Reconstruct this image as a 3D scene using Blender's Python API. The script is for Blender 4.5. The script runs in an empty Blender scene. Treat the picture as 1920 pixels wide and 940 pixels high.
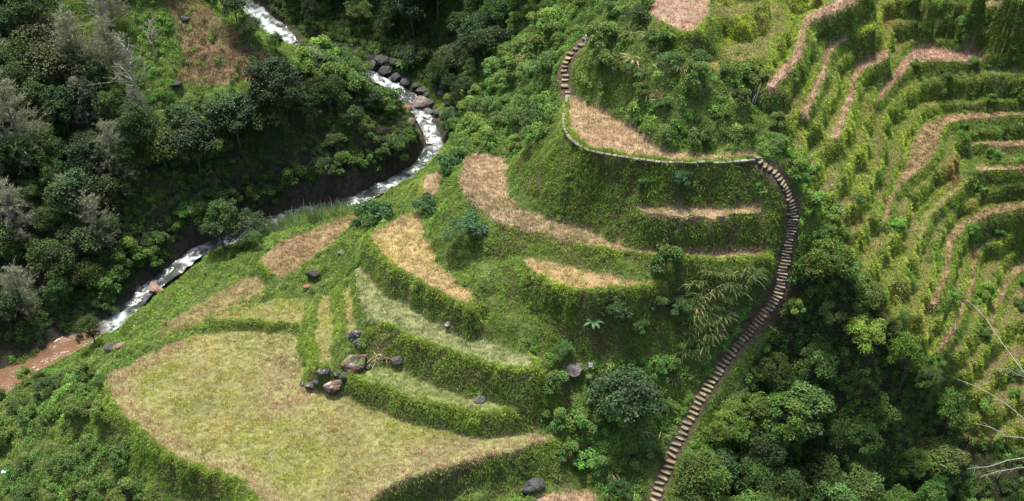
import bpy, math, random
import numpy as np
from mathutils import Vector, Matrix

# ------------------------------------------------------------------ camera, sky, sun, exposure
SC = bpy.context.scene
COL = SC.collection
F, CX, CY, EYE, PITCH = 2059.0, 960.0, 470.0, 70.0, math.radians(35)
cam_data = bpy.data.cameras.new('camera')
cam = bpy.data.objects.new('camera', cam_data)
COL.objects.link(cam)
cam.location = (0, 0, EYE)
cam.rotation_euler = (math.pi / 2 - PITCH, 0, 0)
cam_data.sensor_width = 36
cam_data.lens = 36 * F / 1920
cam_data.clip_start = 0.5
cam_data.clip_end = 1500
SC.camera = cam

SUN_DIR = Vector((-0.13, 0.24, 0.95)).normalized()       # towards the sun
sun_el = math.asin(SUN_DIR.z)
sun_az = math.atan2(SUN_DIR.x, SUN_DIR.y)
world = bpy.data.worlds.new('World')
SC.world = world
world.use_nodes = True
wn = world.node_tree.nodes
sky = wn.new('ShaderNodeTexSky')
sky.sky_type = 'NISHITA'
sky.sun_disc = False
sky.dust_density = 4.0
sky.ozone_density = 0.4
sky.sun_elevation = sun_el
sky.sun_rotation = sun_az
world.node_tree.links.new(sky.outputs[0], wn['Background'].inputs[0])
wn['Background'].inputs[1].default_value = 0.15
sl = bpy.data.lights.new('sun', 'SUN')
sl.energy = 4.0
sl.angle = math.radians(5.0)
sl.color = (1.0, 0.945, 0.84)
sun = bpy.data.objects.new('sun', sl)
COL.objects.link(sun)
sun.rotation_euler = SUN_DIR.to_track_quat('Z', 'Y').to_euler()
sun.location = (0, 80, 120)
SC.view_settings.view_transform = 'Standard'
SC.view_settings.look = 'None'
SC.view_settings.exposure = 0.70
SC.view_settings.gamma = 1.0
SC.view_settings.use_curve_mapping = False
SC.cycles.max_bounces = 6
SC.cycles.diffuse_bounces = 3
SC.cycles.transparent_max_bounces = 4

rng = np.random.default_rng(7)
random.seed(7)

# ------------------------------------------------------------------ helpers: projection, noise, meshes
cP, sP = math.cos(PITCH), math.sin(PITCH)

def project(x, y, z):
    v = z - EYE
    d = y * cP - v * sP
    return CX + F * x / d, CY - F * (y * sP + v * cP) / d, d

def unproject(px, py, z):
    """the place at height z that stands at that spot of the picture"""
    u, w = (px - CX) / F, (CY - py) / F
    dx, dy, dz = u, cP + w * sP, -sP + w * cP
    t = (z - EYE) / dz
    return u * t, dy * t

def _hash(ix, iy, s):
    h = (ix * 374761393 + iy * 668265263 + s * 2246822519) & 0xFFFFFFFF
    h = ((h ^ (h >> 13)) * 1274126177) & 0xFFFFFFFF
    return ((h ^ (h >> 16)) & 0xFFFF) / 65535.0

def vnoise(x, y, s=0):
    x = np.asarray(x, float); y = np.asarray(y, float)
    ix = np.floor(x).astype(np.int64); iy = np.floor(y).astype(np.int64)
    fx = x - ix; fy = y - iy
    fx = fx * fx * (3 - 2 * fx); fy = fy * fy * (3 - 2 * fy)
    a = _hash(ix, iy, s); b = _hash(ix + 1, iy, s); c = _hash(ix, iy + 1, s); d = _hash(ix + 1, iy + 1, s)
    return (a * (1 - fx) + b * fx) * (1 - fy) + (c * (1 - fx) + d * fx) * fy

def fbm(x, y, s=0, o=4):
    t, a, n = 0, 1.0, 0
    for k in range(o):
        t = t + a * vnoise(x * 2 ** k, y * 2 ** k, s + k * 17); n += a; a *= 0.55
    return t / n                                            # 0..1

def in_poly(px, py, poly):
    px = np.asarray(px); py = np.asarray(py)
    r = np.zeros(px.shape, bool)
    n = len(poly); j = n - 1
    for i in range(n):
        xi, yi = poly[i]; xj, yj = poly[j]
        if yi != yj:
            r ^= ((yi > py) != (yj > py)) & (px < (xj - xi) * (py - yi) / (yj - yi) + xi)
        j = i
    return r

def seg_dist(px, py, line):
    best = np.full(np.shape(px), 1e9)
    for (x0, y0), (x1, y1) in zip(line[:-1], line[1:]):
        dx, dy = x1 - x0, y1 - y0
        t = np.clip(((px - x0) * dx + (py - y0) * dy) / (dx * dx + dy * dy + 1e-9), 0, 1)
        best = np.minimum(best, np.hypot(px - x0 - t * dx, py - y0 - t * dy))
    return best

def mesh_from(name, verts, sizes, loops, col=None, smooth=False):
    me = bpy.data.meshes.new(name)
    verts = np.ascontiguousarray(verts, np.float32)
    sizes = np.ascontiguousarray(sizes, np.int32)
    loops = np.ascontiguousarray(loops, np.int32)
    me.vertices.add(len(verts)); me.vertices.foreach_set('co', verts.ravel())
    me.loops.add(len(loops)); me.loops.foreach_set('vertex_index', loops)
    me.polygons.add(len(sizes))
    st = np.zeros(len(sizes), np.int32); st[1:] = np.cumsum(sizes)[:-1]
    me.polygons.foreach_set('loop_start', st)
    me.polygons.foreach_set('loop_total', sizes)
    me.polygons.foreach_set('use_smooth', np.full(len(sizes), smooth, bool))
    if col is not None:
        a = me.attributes.new('tint', 'FLOAT_COLOR', 'POINT')
        c = np.ones((len(verts), 4), np.float32); c[:, :3] = col
        a.data.foreach_set('color', c.ravel())
    me.update(calc_edges=True)
    me.validate()
    return me

def link(name, me, mat=None, parent=None, **props):
    o = bpy.data.objects.new(name, me)
    COL.objects.link(o)
    if mat is not None and me is not None and not me.materials:
        me.materials.append(mat)
    if parent is not None:
        o.parent = parent
    for k, v in props.items():
        if v is not None:
            o[k] = v
    return o

class Soup:
    """collects verts and faces of one mesh"""
    def __init__(self):
        self.v, self.s, self.l, self.c, self.n = [], [], [], [], 0
    def add(self, v, sizes, loops, col=(1, 1, 1)):
        v = np.asarray(v, float).reshape(-1, 3)
        self.v.append(v); self.s.append(np.asarray(sizes)); self.l.append(np.asarray(loops) + self.n)
        c = np.empty((len(v), 3)); c[:] = col
        self.c.append(c); self.n += len(v)
    def mesh(self, name, smooth=False):
        return mesh_from(name, np.concatenate(self.v), np.concatenate(self.s), np.concatenate(self.l), np.concatenate(self.c), smooth)
    def tube(self, pts, rad, k=5, col=(1, 1, 1)):
        pts = np.asarray(pts, float); rad = np.asarray(rad, float)
        n = len(pts)
        t = np.gradient(pts, axis=0); t /= np.linalg.norm(t, axis=1)[:, None] + 1e-9
        ref = np.array([0.3, 0.9, 0.2]) if abs(t[0][1]) < 0.8 else np.array([0.9, 0.1, 0.3])
        a = np.cross(t, ref); a /= np.linalg.norm(a, axis=1)[:, None] + 1e-9
        b = np.cross(t, a)
        ang = np.arange(k) * 2 * math.pi / k
        ring = pts[:, None, :] + rad[:, None, None] * (a[:, None, :] * np.cos(ang)[None, :, None] + b[:, None, :] * np.sin(ang)[None, :, None])
        i = np.arange(n - 1)[:, None] * k; j = np.arange(k)[None, :]; j2 = (j + 1) % k
        q = np.stack([i + j, i + j2, i + k + j2, i + k + j], -1).reshape(-1, 4)
        cap = (n - 1) * k + np.arange(k)
        self.add(ring.reshape(-1, 3), [4] * len(q) + [k], np.concatenate([q.ravel(), cap]), col)

def unit(v):
    return v / (np.linalg.norm(v, axis=-1, keepdims=True) + 1e-9)

def blades(P, D, L, W, droop, col, side=None, segs=2):
    """arching grass blades: roots P, directions D, lengths L, widths W; returns soup arrays"""
    n = len(P)
    D = unit(D)
    S = np.cross(D, np.stack([rng.normal(size=n), rng.normal(size=n), np.full(n, 0.3)], 1)) if side is None else side
    S = unit(S)
    L = np.broadcast_to(L, (n,))[:, None]; W = np.broadcast_to(W, (n,))[:, None]; droop = np.broadcast_to(droop, (n,))[:, None]
    rows = []; p = P; d = D
    for k in range(segs):
        w = W * (1 - 0.45 * k / segs) * 0.5
        rows += [p - S * w, p + S * w]
        p = p + d * L / segs
        d = unit(d + droop * np.array([0, 0, -1.0]))
    rows.append(p)
    V = np.stack(rows, 1)                                    # n, 2*segs+1, 3
    m = 2 * segs + 1
    base = (np.arange(n) * m)[:, None]
    pat = []; sz = []
    for k in range(segs - 1):
        pat += [2 * k, 2 * k + 1, 2 * k + 3, 2 * k + 2]; sz.append(4)
    pat += [2 * segs - 2, 2 * segs - 1, 2 * segs]; sz.append(3)
    loops = (base + np.array(pat)[None]).ravel()
    c = np.repeat(np.broadcast_to(col, (n, 3)), m, axis=0)
    return V.reshape(-1, 3), np.tile(sz, n), loops, c

def leaves(P, D, N, L, W, col, fold=0.15):
    """diamond leaves folded a little along the middle: base P, along D, face N"""
    n = len(P)
    D = unit(D); S = unit(np.cross(D, N)); U = unit(np.cross(S, D))
    L = np.broadcast_to(L, (n,))[:, None]; W = np.broadcast_to(W, (n,))[:, None]
    mid = P + D * L * 0.45
    a = mid - S * W * 0.5 + U * W * fold; b = mid + S * W * 0.5 + U * W * fold
    tip = P + D * L - U * L * 0.12
    V = np.stack([P, a, tip, b], 1)
    base = (np.arange(n) * 4)[:, None]
    loops = (base + np.array([0, 1, 2, 0, 2, 3])[None]).ravel()
    return V.reshape(-1, 3), np.full(2 * n, 3), loops, np.repeat(np.broadcast_to(col, (n, 3)), 4, axis=0)

def jitter(col, n, amt=0.18):
    """per-plant colour variation"""
    c = np.broadcast_to(np.asarray(col, float), (n, 3)).copy()
    c *= np.exp(rng.normal(0, amt, (n, 1)))
    c *= np.exp(rng.normal(0, amt * 0.35, (n, 3)))
    return np.clip(c, 0.004, 0.85)

# ------------------------------------------------------------------ materials
def material(name, rough=0.7, translucent=0.0, base=None, bump=0.0, bscale=4.0, spec=0.25, vary=0.0, obj_color=False):
    m = bpy.data.materials.new(name); m.use_nodes = True
    nt = m.node_tree; N = nt.nodes; Lk = nt.links
    bs = N['Principled BSDF']; out = N['Material Output']
    bs.inputs['Roughness'].default_value = rough
    bs.inputs['Specular IOR Level'].default_value = spec
    if base is None:
        at = N.new('ShaderNodeAttribute'); at.attribute_name = 'tint'; src = at.outputs['Color']
    else:
        rgb = N.new('ShaderNodeRGB'); rgb.outputs[0].default_value = (*base, 1); src = rgb.outputs[0]
    if obj_color:
        oi = N.new('ShaderNodeObjectInfo'); mx = N.new('ShaderNodeMix'); mx.data_type = 'RGBA'; mx.blend_type = 'MULTIPLY'
        mx.inputs[0].default_value = 1
        Lk.new(src, mx.inputs[6]); Lk.new(oi.outputs['Color'], mx.inputs[7]); src = mx.outputs[2]
    if vary > 0:
        tc = N.new('ShaderNodeTexCoord'); nz = N.new('ShaderNodeTexNoise'); nz.inputs['Scale'].default_value = bscale; nz.inputs['Detail'].default_value = 5
        Lk.new(tc.outputs['Object'], nz.inputs['Vector'])
        mr = N.new('ShaderNodeMapRange'); mr.inputs[1].default_value = 0.3; mr.inputs[2].default_value = 0.7
        mr.inputs[3].default_value = 1 - vary; mr.inputs[4].default_value = 1 + vary
        Lk.new(nz.outputs['Fac'], mr.inputs[0])
        vm = N.new('ShaderNodeVectorMath'); vm.operation = 'SCALE'
        Lk.new(src, vm.inputs[0]); Lk.new(mr.outputs[0], vm.inputs['Scale']); src = vm.outputs[0]
    Lk.new(src, bs.inputs['Base Color'])
    if bump > 0:
        tc = N.new('ShaderNodeTexCoord'); nz = N.new('ShaderNodeTexNoise'); nz.inputs['Scale'].default_value = bscale * 1.7; nz.inputs['Detail'].default_value = 6
        Lk.new(tc.outputs['Object'], nz.inputs['Vector'])
        bp = N.new('ShaderNodeBump'); bp.inputs['Strength'].default_value = bump; bp.inputs['Distance'].default_value = 0.2
        Lk.new(nz.outputs['Fac'], bp.inputs['Height']); Lk.new(bp.outputs[0], bs.inputs['Normal'])
    if translucent > 0:
        tr = N.new('ShaderNodeBsdfTranslucent'); mixs = N.new('ShaderNodeMixShader'); mixs.inputs[0].default_value = translucent
        Lk.new(src, tr.inputs['Color'])
        Lk.new(bs.outputs[0], mixs.inputs[1]); Lk.new(tr.outputs[0], mixs.inputs[2]); Lk.new(mixs.outputs[0], out.inputs['Surface'])
    return m

M_GROUND = material('earth_and_turf', 0.95, bump=0.6, bscale=2.2, vary=0.35, spec=0.1)
M_GRASS = material('grass_blades', 0.6, 0.30, spec=0.2)
M_STRAW = material('straw', 0.7, 0.2, spec=0.15)
M_LEAF = material('undergrowth_leaves', 0.5, 0.22, spec=0.3)
M_CROWN = material('tree_leaves', 0.48, 0.2, obj_color=True, spec=0.35)
M_BARK = material('bark', 0.9, base=(0.10, 0.085, 0.065), bump=0.5, bscale=6, vary=0.4, spec=0.1)
M_PALE = material('pale_bark', 0.85, base=(0.36, 0.34, 0.29), bump=0.3, bscale=8, vary=0.3, spec=0.15)
M_GREYBARK = material('grey_bark', 0.9, base=(0.17, 0.165, 0.125), bump=0.3, bscale=8, vary=0.3, spec=0.1)
M_STONE = material('worn_stone', 0.85, base=(0.36, 0.33, 0.27), bump=0.4, bscale=5, vary=0.35, spec=0.2)
M_ROCK = material('river_rock', 0.7, bump=0.8, bscale=3, vary=0.5, spec=0.3)
# ------------------------------------------------------------------ the lie of the land
# each paddy: height, outline (as surveyed in the photograph and carried down to that height), crop, label
PADDY = [
 (0.0, [(205,700),(199,735),(212,770),(240,797),(300,850),(350,882),(400,893),(440,901),(470,930),(482,960),(510,1000),(640,1000),(690,945),(740,912),(820,882),(900,864),(960,847),(1042,822),(1030,814),(990,812),(950,815),(880,815),(790,797),(700,768),(640,740),(600,740),(562,728),(574,700),(565,680),(558,650),(560,628),(500,622),(440,618),(380,628),(330,642),(270,670),(230,687)], 'lime', 'wide lobe-shaped paddy of lime and straw stubble on the lowest level, largest of all'),
 (2.0, [(648,706),(660,692),(700,686),(750,690),(790,713),(840,733),(880,746),(920,751),(960,764),(966,775),(920,782),(865,775),(815,766),(765,751),(715,731),(668,717)], 'green', 'slim green paddy beside the big split boulder, one step above the wide lowest paddy'),
 (5.2, [(664,508),(680,506),(700,530),(720,553),(768,573),(812,598),(842,615),(890,630),(940,650),(990,670),(1012,690),(1002,700),(940,696),(890,681),(840,664),(790,646),(740,621),(690,600),(679,570),(668,530)], 'grey', 'long grey-green paddy curving above the boulders, from the golden paddy down to the blue-green bush'),
 (8.0, [(680,441),(695,433),(722,424),(750,410),(772,400),(785,402),(792,422),(797,450),(815,480),(832,508),(860,533),(885,556),(888,586),(872,584),(840,566),(790,537),(740,508),(702,476)], 'gold', 'wedge-shaped golden stubble paddy between the two blue-green bushes'),
 (8.7, [(794,372),(790,343),(800,326),(828,325),(824,352),(812,372)], 'tan', 'tiny reddish paddy squeezed between bushes beside the white river bend'),
 (10.5, [(970,492),(985,484),(1020,490),(1065,500),(1120,512),(1170,525),(1200,531),(1243,526),(1247,535),(1182,547),(1120,551),(1070,550),(1030,537),(990,516)], 'gold', 'short yellow paddy with pink straw edge under the long middle terrace'),
 (12.0, [(860,340),(875,298),(892,289),(955,300),(951,325),(950,368),(980,395),(1030,411),(1092,430),(1142,455),(1200,470),(1280,473),(1360,474),(1446,474),(1450,486),(1380,492),(1290,490),(1200,481),(1100,466),(1010,440),(940,422),(900,396),(872,377)], 'tan', 'long L-shaped tan paddy sweeping right from a square upper end to the stone stairs'),
 (15.5, [(1196,389),(1250,390),(1330,393),(1424,388),(1426,401),(1330,409),(1250,406),(1203,398)], 'tan', 'thin straw ledge halfway up the tall dark bank beside the stone stairs'),
 (19.5, [(1066,180),(1078,178),(1110,200),(1165,225),(1205,256),(1230,279),(1280,287),(1330,291),(1410,288),(1430,300),(1352,308),(1280,309),(1200,301),(1150,293),(1100,283),(1068,258),(1057,232),(1060,200)], 'tan', 'pink-brown straw paddy edged by the pale stone path'),
 (27.5, [(1219,-30),(1217,15),(1235,42),(1260,63),(1290,69),(1318,63),(1329,40),(1326,-30)], 'pink', 'square pink-straw paddy cut by the top of the photo, highest of all'),
 (24.5, [(1310,122),(1335,113),(1352,117),(1352,132),(1320,136)], 'lime', 'tiny yellow patch below the square pink-straw paddy'),
 (2.3, [(590,560),(622,556),(630,600),(618,688),(592,690),(580,650),(582,600)], 'lime', 'narrow upright green strip just behind the lower boulder'),
 (3.9, [(634,545),(656,540),(664,580),(668,615),(650,630),(636,600)], 'lime', 'narrow green shelf between the upright strip and the long grey-green paddy'),
 (0.2, [(307,608),(345,585),(400,555),(455,525),(482,520),(503,540),(482,553),(430,577),(372,602),(330,616)], 'dull', 'slanting dull green paddy near the river with a golden bank'),
 (0.7, [(385,607),(450,580),(520,560),(568,562),(574,590),(558,614),(500,610),(430,606)], 'lime', 'flat green paddy between the golden bank and the wide lowest paddy'),
 (1.2, [(484,502),(492,480),(524,455),(600,425),(664,404),(670,428),(640,450),(606,470),(582,490),(532,520),(508,516)], 'brown', 'brown pointed paddy beside the reeds by the river'),
 (24.0, [(1434,162),(1452,138),(1484,108),(1497,66),(1504,34),(1520,24),(1546,12),(1577,-2),(1610,-30),(1640,-30),(1600,6),(1560,24),(1524,37),(1512,48),(1508,75),(1502,108),(1470,142),(1452,166)], 'pink', 'uppermost pink straw ledge winding down to the black stump'),
 (20.5, [(1498,212),(1514,180),(1524,155),(1538,130),(1540,102),(1556,73),(1588,56),(1614,44),(1640,44),(1642,54),(1592,68),(1566,86),(1554,108),(1550,138),(1536,160),(1526,186),(1512,214)], 'pink', 'second straw ledge of the three that wind side by side, middle one'),
 (17.0, [(1556,262),(1572,212),(1588,180),(1591,148),(1602,128),(1626,112),(1648,98),(1668,94),(1668,106),(1650,116),(1628,126),(1612,138),(1604,152),(1600,184),(1588,214),(1574,256)], 'pink', 'third and lowest of the three straw ledges that wind side by side'),
 (14.0, [(1641,192),(1648,172),(1666,146),(1684,120),(1710,94),(1743,88),(1787,97),(1842,106),(1843,115),(1787,117),(1732,117),(1706,124),(1684,146),(1654,182)], 'pink', 'broad pinkish straw ledge above the tall leafy bank'),
 (9.5, [(1650,415),(1672,360),(1686,334),(1702,300),(1712,262),(1730,234),(1760,218),(1815,211),(1875,210),(1940,208),(1940,216),(1873,219),(1815,223),(1776,232),(1762,252),(1762,276),(1742,306),(1702,336),(1680,362),(1660,420)], 'brown', 'brown ledge that curves around and widens below the leafy bank'),
 (7.5, [(1820,265),(1870,266),(1950,264),(1950,274),(1870,274),(1822,271)], 'tan', 'short straw ledge cut by the right edge, upper of a pair'),
 (6.2, [(1828,312),(1880,312),(1950,308),(1950,318),(1880,321),(1830,320)], 'tan', 'short straw ledge cut by the right edge, lower of a pair'),
 (3.0, [(1742,572),(1756,538),(1768,505),(1770,478),(1776,444),(1800,418),(1848,388),(1900,380),(1950,376),(1950,390),(1900,396),(1850,406),(1812,428),(1790,450),(1784,480),(1782,508),(1768,540),(1756,574)], 'brown', 'reddish narrow ledge running down from the lower green bank to the right'),
 (6.0, [(1718,446),(1732,396),(1757,374),(1801,340),(1812,344),(1768,384),(1742,406),(1730,450)], 'lime', 'pale green ledge slanting below the brown curved one'),
 (-0.3, [(1748,660),(1764,640),(1784,606),(1800,569),(1818,527),(1822,470),(1840,440),(1852,440),(1834,480),(1830,530),(1812,572),(1796,610),(1776,646),(1760,662)], 'brown', 'rusty brown ledge trailing down towards the dark trees'),
 (-3.5, [(1850,600),(1874,538),(1890,510),(1930,470),(1950,460),(1950,480),(1904,518),(1886,545),(1862,606)], 'brown', 'faint brown ledge above the dead pale branches'),
 (19.5, [(1828,6),(1850,4),(1950,6),(1950,14),(1850,13),(1830,12)], 'tan', 'straw ledge topmost in the stack of dark banks at the upper right corner'),
 (16.8, [(1836,54),(1880,54),(1950,56),(1950,64),(1880,63),(1838,61)], 'tan', 'straw ledge second in the stack of dark banks at the upper right corner'),
 (13.2, [(1848,134),(1950,136),(1950,144),(1850,141)], 'green', 'green ledge third in the stack of dark banks at the upper right corner'),
 (-3.6, [(1008,930),(1050,922),(1110,922),(1122,938),(1100,985),(1010,985),(1000,950)], 'tan', 'small brown paddy cut by the bottom edge below the dark grassy bank'),
]
# spines of the ground: chains of (picture x, picture y, height)
RIVER = [(-140,800,-8.2),(-60,755,-7.6),(0,722,-7.2),(60,692,-6.9),(130,648,-6.4),(215,606,-6.0),(275,545,-5.4),(330,505,-4.8),(372,470,-4.3),(430,450,-3.9),(500,420,-3.3),(560,400,-2.9),(660,378,-2.2),(730,346,-1.6),(790,312,-.9),(818,272,-.2),(806,245,.6),(790,212,1.4),(762,182,2.2),(735,160,2.9),(702,146,3.5),(678,126,4.3),(640,108,5.2),(590,96,6.0),(548,84,6.8),(528,62,7.6),(500,42,8.5),(480,24,9.4),(450,0,10.4),(400,-40,12)]
RIVER_W = [3.2,3.2,3,2.6,1.8,1.15,1.05,1.05,1.05,1.05,1.2,1.35,1.1,1.1,1.1,1.2,1.0,1.1,1.2,1.1,1.0,1.0,1.0,1.0,1.0,1.4,2.2,2.2,2,2]
SPINES = [
 # left bank up to the spur with the clearing
 [(-150,640,-4),(-60,620,-4),(0,600,-4),(100,560,-3.8),(200,520,-3.2),(300,455,-2.6),(400,408,-1.6),(500,366,-.8),(600,345,0),(700,316,.8),(752,285,1.7),(770,262,2.4),(768,230,3.0),(745,200,3.9),(700,172,5.0),(650,140,6.2)],
 [(-150,560,-1),(0,500,-1),(100,470,-.6),(200,440,0),(300,392,.8),(400,348,1.6),(500,310,2.2),(600,290,2.8),(690,262,3.6),(728,235,4.2)],
 [(-150,440,3.4),(0,400,3.4),(100,370,3.8),(200,340,4.2),(300,305,4.6),(400,270,5),(500,250,5.4),(600,225,5.8),(680,200,6.2)],
 [(-150,250,9),(0,240,9),(100,225,9),(200,215,9),(300,190,9.6),(400,180,10),(480,170,10),(560,160,9.6),(620,150,8.8)],
 [(-150,120,14),(0,110,14),(150,110,13.6),(250,100,13.6),(330,95,13.8),(400,90,13.6),(470,95,13),(540,115,11.4),(600,128,9.8)],
 [(-150,0,19),(0,0,18.5),(100,0,18.5),(180,0,18.5),(240,10,18),(290,10,17.6),(360,15,17),(410,30,16.2),(450,55,15),(500,92,13)],
 [(-150,-80,23),(0,-80,22.5),(150,-70,22),(250,-60,22),(330,-50,21)],
 # gully behind the spur (hidden) and the far bank
 [(380,-50,14.5),(430,5,12),(462,32,10.8)],
 [(520,10,10.0),(560,32,8.6),(600,60,7.2),(650,75,6.2),(700,98,5.2),(740,115,4.6),(790,142,3.9),(830,172,2.9),(852,212,2.0),(858,240,1.4)],
 [(480,-60,14.5),(560,-14,11.2),(640,15,9.0),(720,40,7.9),(800,65,7.1),(860,90,6.6),(900,108,7.4)],
 [(560,-120,17),(700,-70,14.5),(800,-40,14),(900,-30,15),(960,-20,17)],
 # left flank of the terraced knoll
 [(868,286,4.5),(850,262,3.2),(866,232,4.2),(886,190,6.5),(905,150,8.5),(930,110,10.5),(955,70,12.5),(975,30,15),(1000,-10,18)],
 [(905,284,9.5),(925,240,10),(948,200,11),(962,160,12.6),(980,120,14.6),(1000,80,17),(1030,40,20),(1070,0,23),(1120,-40,26)],
 [(962,300,12.4),(985,270,13.4),(1010,240,14.6),(1032,205,16),(1038,170,17.2),(1036,140,18.6),(1045,105,20.2),(1075,70,21.8)],
 [(1052,270,18.3),(1046,235,19),(1052,200,19.3),(1052,175,19.7),(1047,140,20.7),(1050,110,21.6),(1085,75,22.5),(1095,60,23)],
 [(1068,170,20),(1064,140,20.9),(1068,112,21.7),(1100,80,22.7),(1110,50,24.0),(1100,10,25)],
 # the leafy mound above the path
 [(1085,160,21.5),(1130,170,21.5),(1180,200,21.5),(1230,240,21.5),(1290,255,21.8),(1360,255,21.8),(1410,255,21.2)],
 [(1100,100,23.8),(1150,110,24.4),(1200,130,24.6),(1260,150,24.2),(1300,160,24.2),(1360,170,23.6),(1405,200,22)],
 [(1130,50,25.5),(1180,60,26.4),(1215,80,26.2),(1270,100,25.6),(1320,100,25.8),(1370,110,25),(1400,150,23.6)],
 [(1190,-30,27.8),(1195,20,27.4),(1215,50,27.0)],
 [(1350,-40,29),(1352,30,27.2),(1365,80,25.8),(1395,130,24.6),(1420,165,23)],
 [(1420,-40,29),(1420,30,26.8),(1440,90,25.2),(1440,130,24.6)],
 # the crest beside the stairs and the slope that falls away right of it
 [(1440,262,21),(1470,300,19.8),(1500,345,18),(1525,400,15),(1545,440,13),(1562,470,11.5),(1575,500,10.0),(1600,560,7),(1650,650,3.6)],
 [(1440,190,22.4),(1470,230,20.8),(1500,270,19)],
 [(1520,250,18.4),(1535,300,17),(1560,360,14.6),(1590,420,11.8),(1620,480,9),(1660,560,6),(1700,640,2.6)],
 [(1590,265,16),(1610,300,14.4),(1640,350,12)],
 [(1650,430,9.4),(1680,500,7.4),(1720,580,4.5),(1745,660,.8)],
 [(1660,210,13.4),(1670,250,12),(1690,290,10.4)],
 [(1750,-40,22),(1742,20,18.5),(1738,78,14.8)],
 [(1800,-40,22),(1795,20,18.2),(1800,88,14.8)],
 [(1830,-40,23),(1950,-40,24)],
 # tall bank under the broad pink ledge
 [(1732,205,10.0),(1790,200,10.0),(1850,198,10.4)],
 # below the right ledges
 [(1770,300,8.4),(1800,285,7.9)],[(1790,330,7.2),(1810,320,6.8)],
 [(1830,372,3.6),(1900,364,3.6),(1950,362,3.6)],
 [(1800,700,-4.5),(1860,680,-5.5),(1950,640,-6)],
 [(1760,760,-7.5),(1850,770,-8.5),(1950,740,-9)],
 [(1700,830,-10),(1800,850,-12),(1950,850,-13)],
 [(1650,940,-13),(1800,950,-15.5),(1950,950,-16.5)],
 [(1450,1050,-12),(1650,1080,-16),(1950,1100,-20)],
 [(1500,600,5),(1530,700,0),(1540,800,-5),(1530,900,-8.5),(1500,1000,-11.5)],
 [(1450,650,3),(1430,740,-1),(1400,830,-4),(1360,930,-6.5)],
 [(1600,700,-1),(1640,800,-7),(1650,870,-10)],
 # ground under the middle terraces and left of the stairs
 [(960,552,8.6),(1000,580,7.8),(1070,595,7.6),(1140,600,7.4),(1220,585,7.6),(1290,560,8.4),(1360,560,8.8),(1420,545,9.2)],
 [(905,600,6.4),(960,630,6.2),(1040,660,5.2),(1100,660,5.0),(1180,650,5.2),(1260,640,5.2),(1330,640,5)],
 [(1030,715,3.2),(1100,720,2.8),(1180,720,2.4),(1250,720,2.0),(1300,710,2.0)],
 [(985,790,.8),(1060,780,.9),(1150,790,.2),(1220,800,-.6)],
 [(1070,850,-1.6),(1150,870,-2.4),(1210,880,-3)],
 [(940,905,-2.8),(1000,900,-3.0),(1060,900,-3.0),(1140,920,-3.6),(1190,940,-4.2)],
 [(720,985,-3.6),(790,950,-3.2),(860,925,-2.8),(930,903,-2.6)],
 [(760,1100,-6),(900,1060,-5.5),(1000,1060,-5.5),(1200,1080,-7)],
 [(830,490,8.6),(850,470,9.6),(880,450,10.6),(920,440,11.4)],
 [(812,440,9.2),(830,400,10),(845,360,10.6),(850,320,10.8)],
 [(770,385,7.6),(784,340,7.6),(808,310,6.8),(840,285,5.4)],
 [(740,400,6.6),(768,356,4.6),(812,302,2.6),(838,270,2.2)],
 [(672,440,6.2),(660,425,3.2)],[(650,500,4.6),(640,520,3.6),(600,520,1.8),(560,545,1.3)],
 [(700,395,2.2),(745,360,1.4),(790,325,1.0)],
 [(640,384,-.6),(560,410,-.9),(480,440,-1.4),(420,480,-1.9),(360,510,-2.6),(300,560,-3.2),(240,610,-3.8)],
 # lower left bank below the widest paddy
 [(190,690,-1.2),(160,740,-2.4),(180,800,-3),(235,860,-3.2),(300,910,-3.4),(370,945,-3.6),(420,975,-4)],
 [(230,640,-3),(160,675,-3.8),(100,720,-5),(60,780,-5.6),(60,860,-6.4),(130,930,-6.4),(250,1000,-6.4)],
 [(200,622,-5.0),(130,668,-5.4),(60,712,-6),(0,750,-6.5),(-60,790,-7)],
 [(0,850,-7.6),(0,940,-8.6),(100,1040,-9)],
 [(-150,900,-9),(-150,1050,-10),(100,1150,-11),(500,1120,-9)],
]
STAIR = [(1427,303,19.5),(1452,324,18.7),(1468,343,17.9),(1481,370,16.7),(1487,392,15.7),(1486,415,14.6),(1481,445,13.1),(1474,480,11.5),(1468,510,10.2),(1464,540,8.9),(1452,565,7.8),(1432,590,6.7),(1408,618,5.4),(1382,650,4.0),(1352,688,2.6),(1324,730,1.2),(1300,772,-.1),(1276,820,-1.4),(1254,868,-2.6),(1236,912,-3.7),(1218,965,-5.0)]
UPSTAIR = [(1064,178,19.6),(1061,165,19.9),(1058,150,20.3),(1058,136,20.8),(1058,124,21.2),(1062,112,21.7),(1074,98,22.2),(1088,84,22.7),(1096,72,23.0)]
STONEPATH = [(1064,180,19.5),(1059,200,19.5),(1056,228,19.5),(1059,246,19.5),(1068,261,19.5),(1084,274,19.5),(1104,284,19.5),(1130,290,19.5),(1160,295,19.5),(1200,301,19.5),(1240,306,19.5),(1280,308,19.5),(1352,307,19.5),(1400,303,19.5),(1427,301,19.5)]

DX = 0.21
X0, X1, Y0, Y1 = -84.0, 84.0, 50.0, 176.0
NX, NY = int((X1 - X0) / DX) + 1, int((Y1 - Y0) / DX) + 1
gx = X0 + DX * np.arange(NX); gy = Y0 + DX * np.arange(NY)
GX, GY = np.meshgrid(gx, gy)                                 # [iy, ix]

def chain_world(ch, step=0.15):
    ch = np.array(ch, float); out = []
    for a, b in zip(ch[:-1], ch[1:]):
        n = 60
        t = np.linspace(0, 1, n, endpoint=False)[:, None]
        out.append(a + (b - a) * t)
    out = np.concatenate(out + [ch[-1:]])
    x, y = unproject(out[:, 0], out[:, 1], out[:, 2])
    return np.stack([x, y, out[:, 2]], 1)

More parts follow.
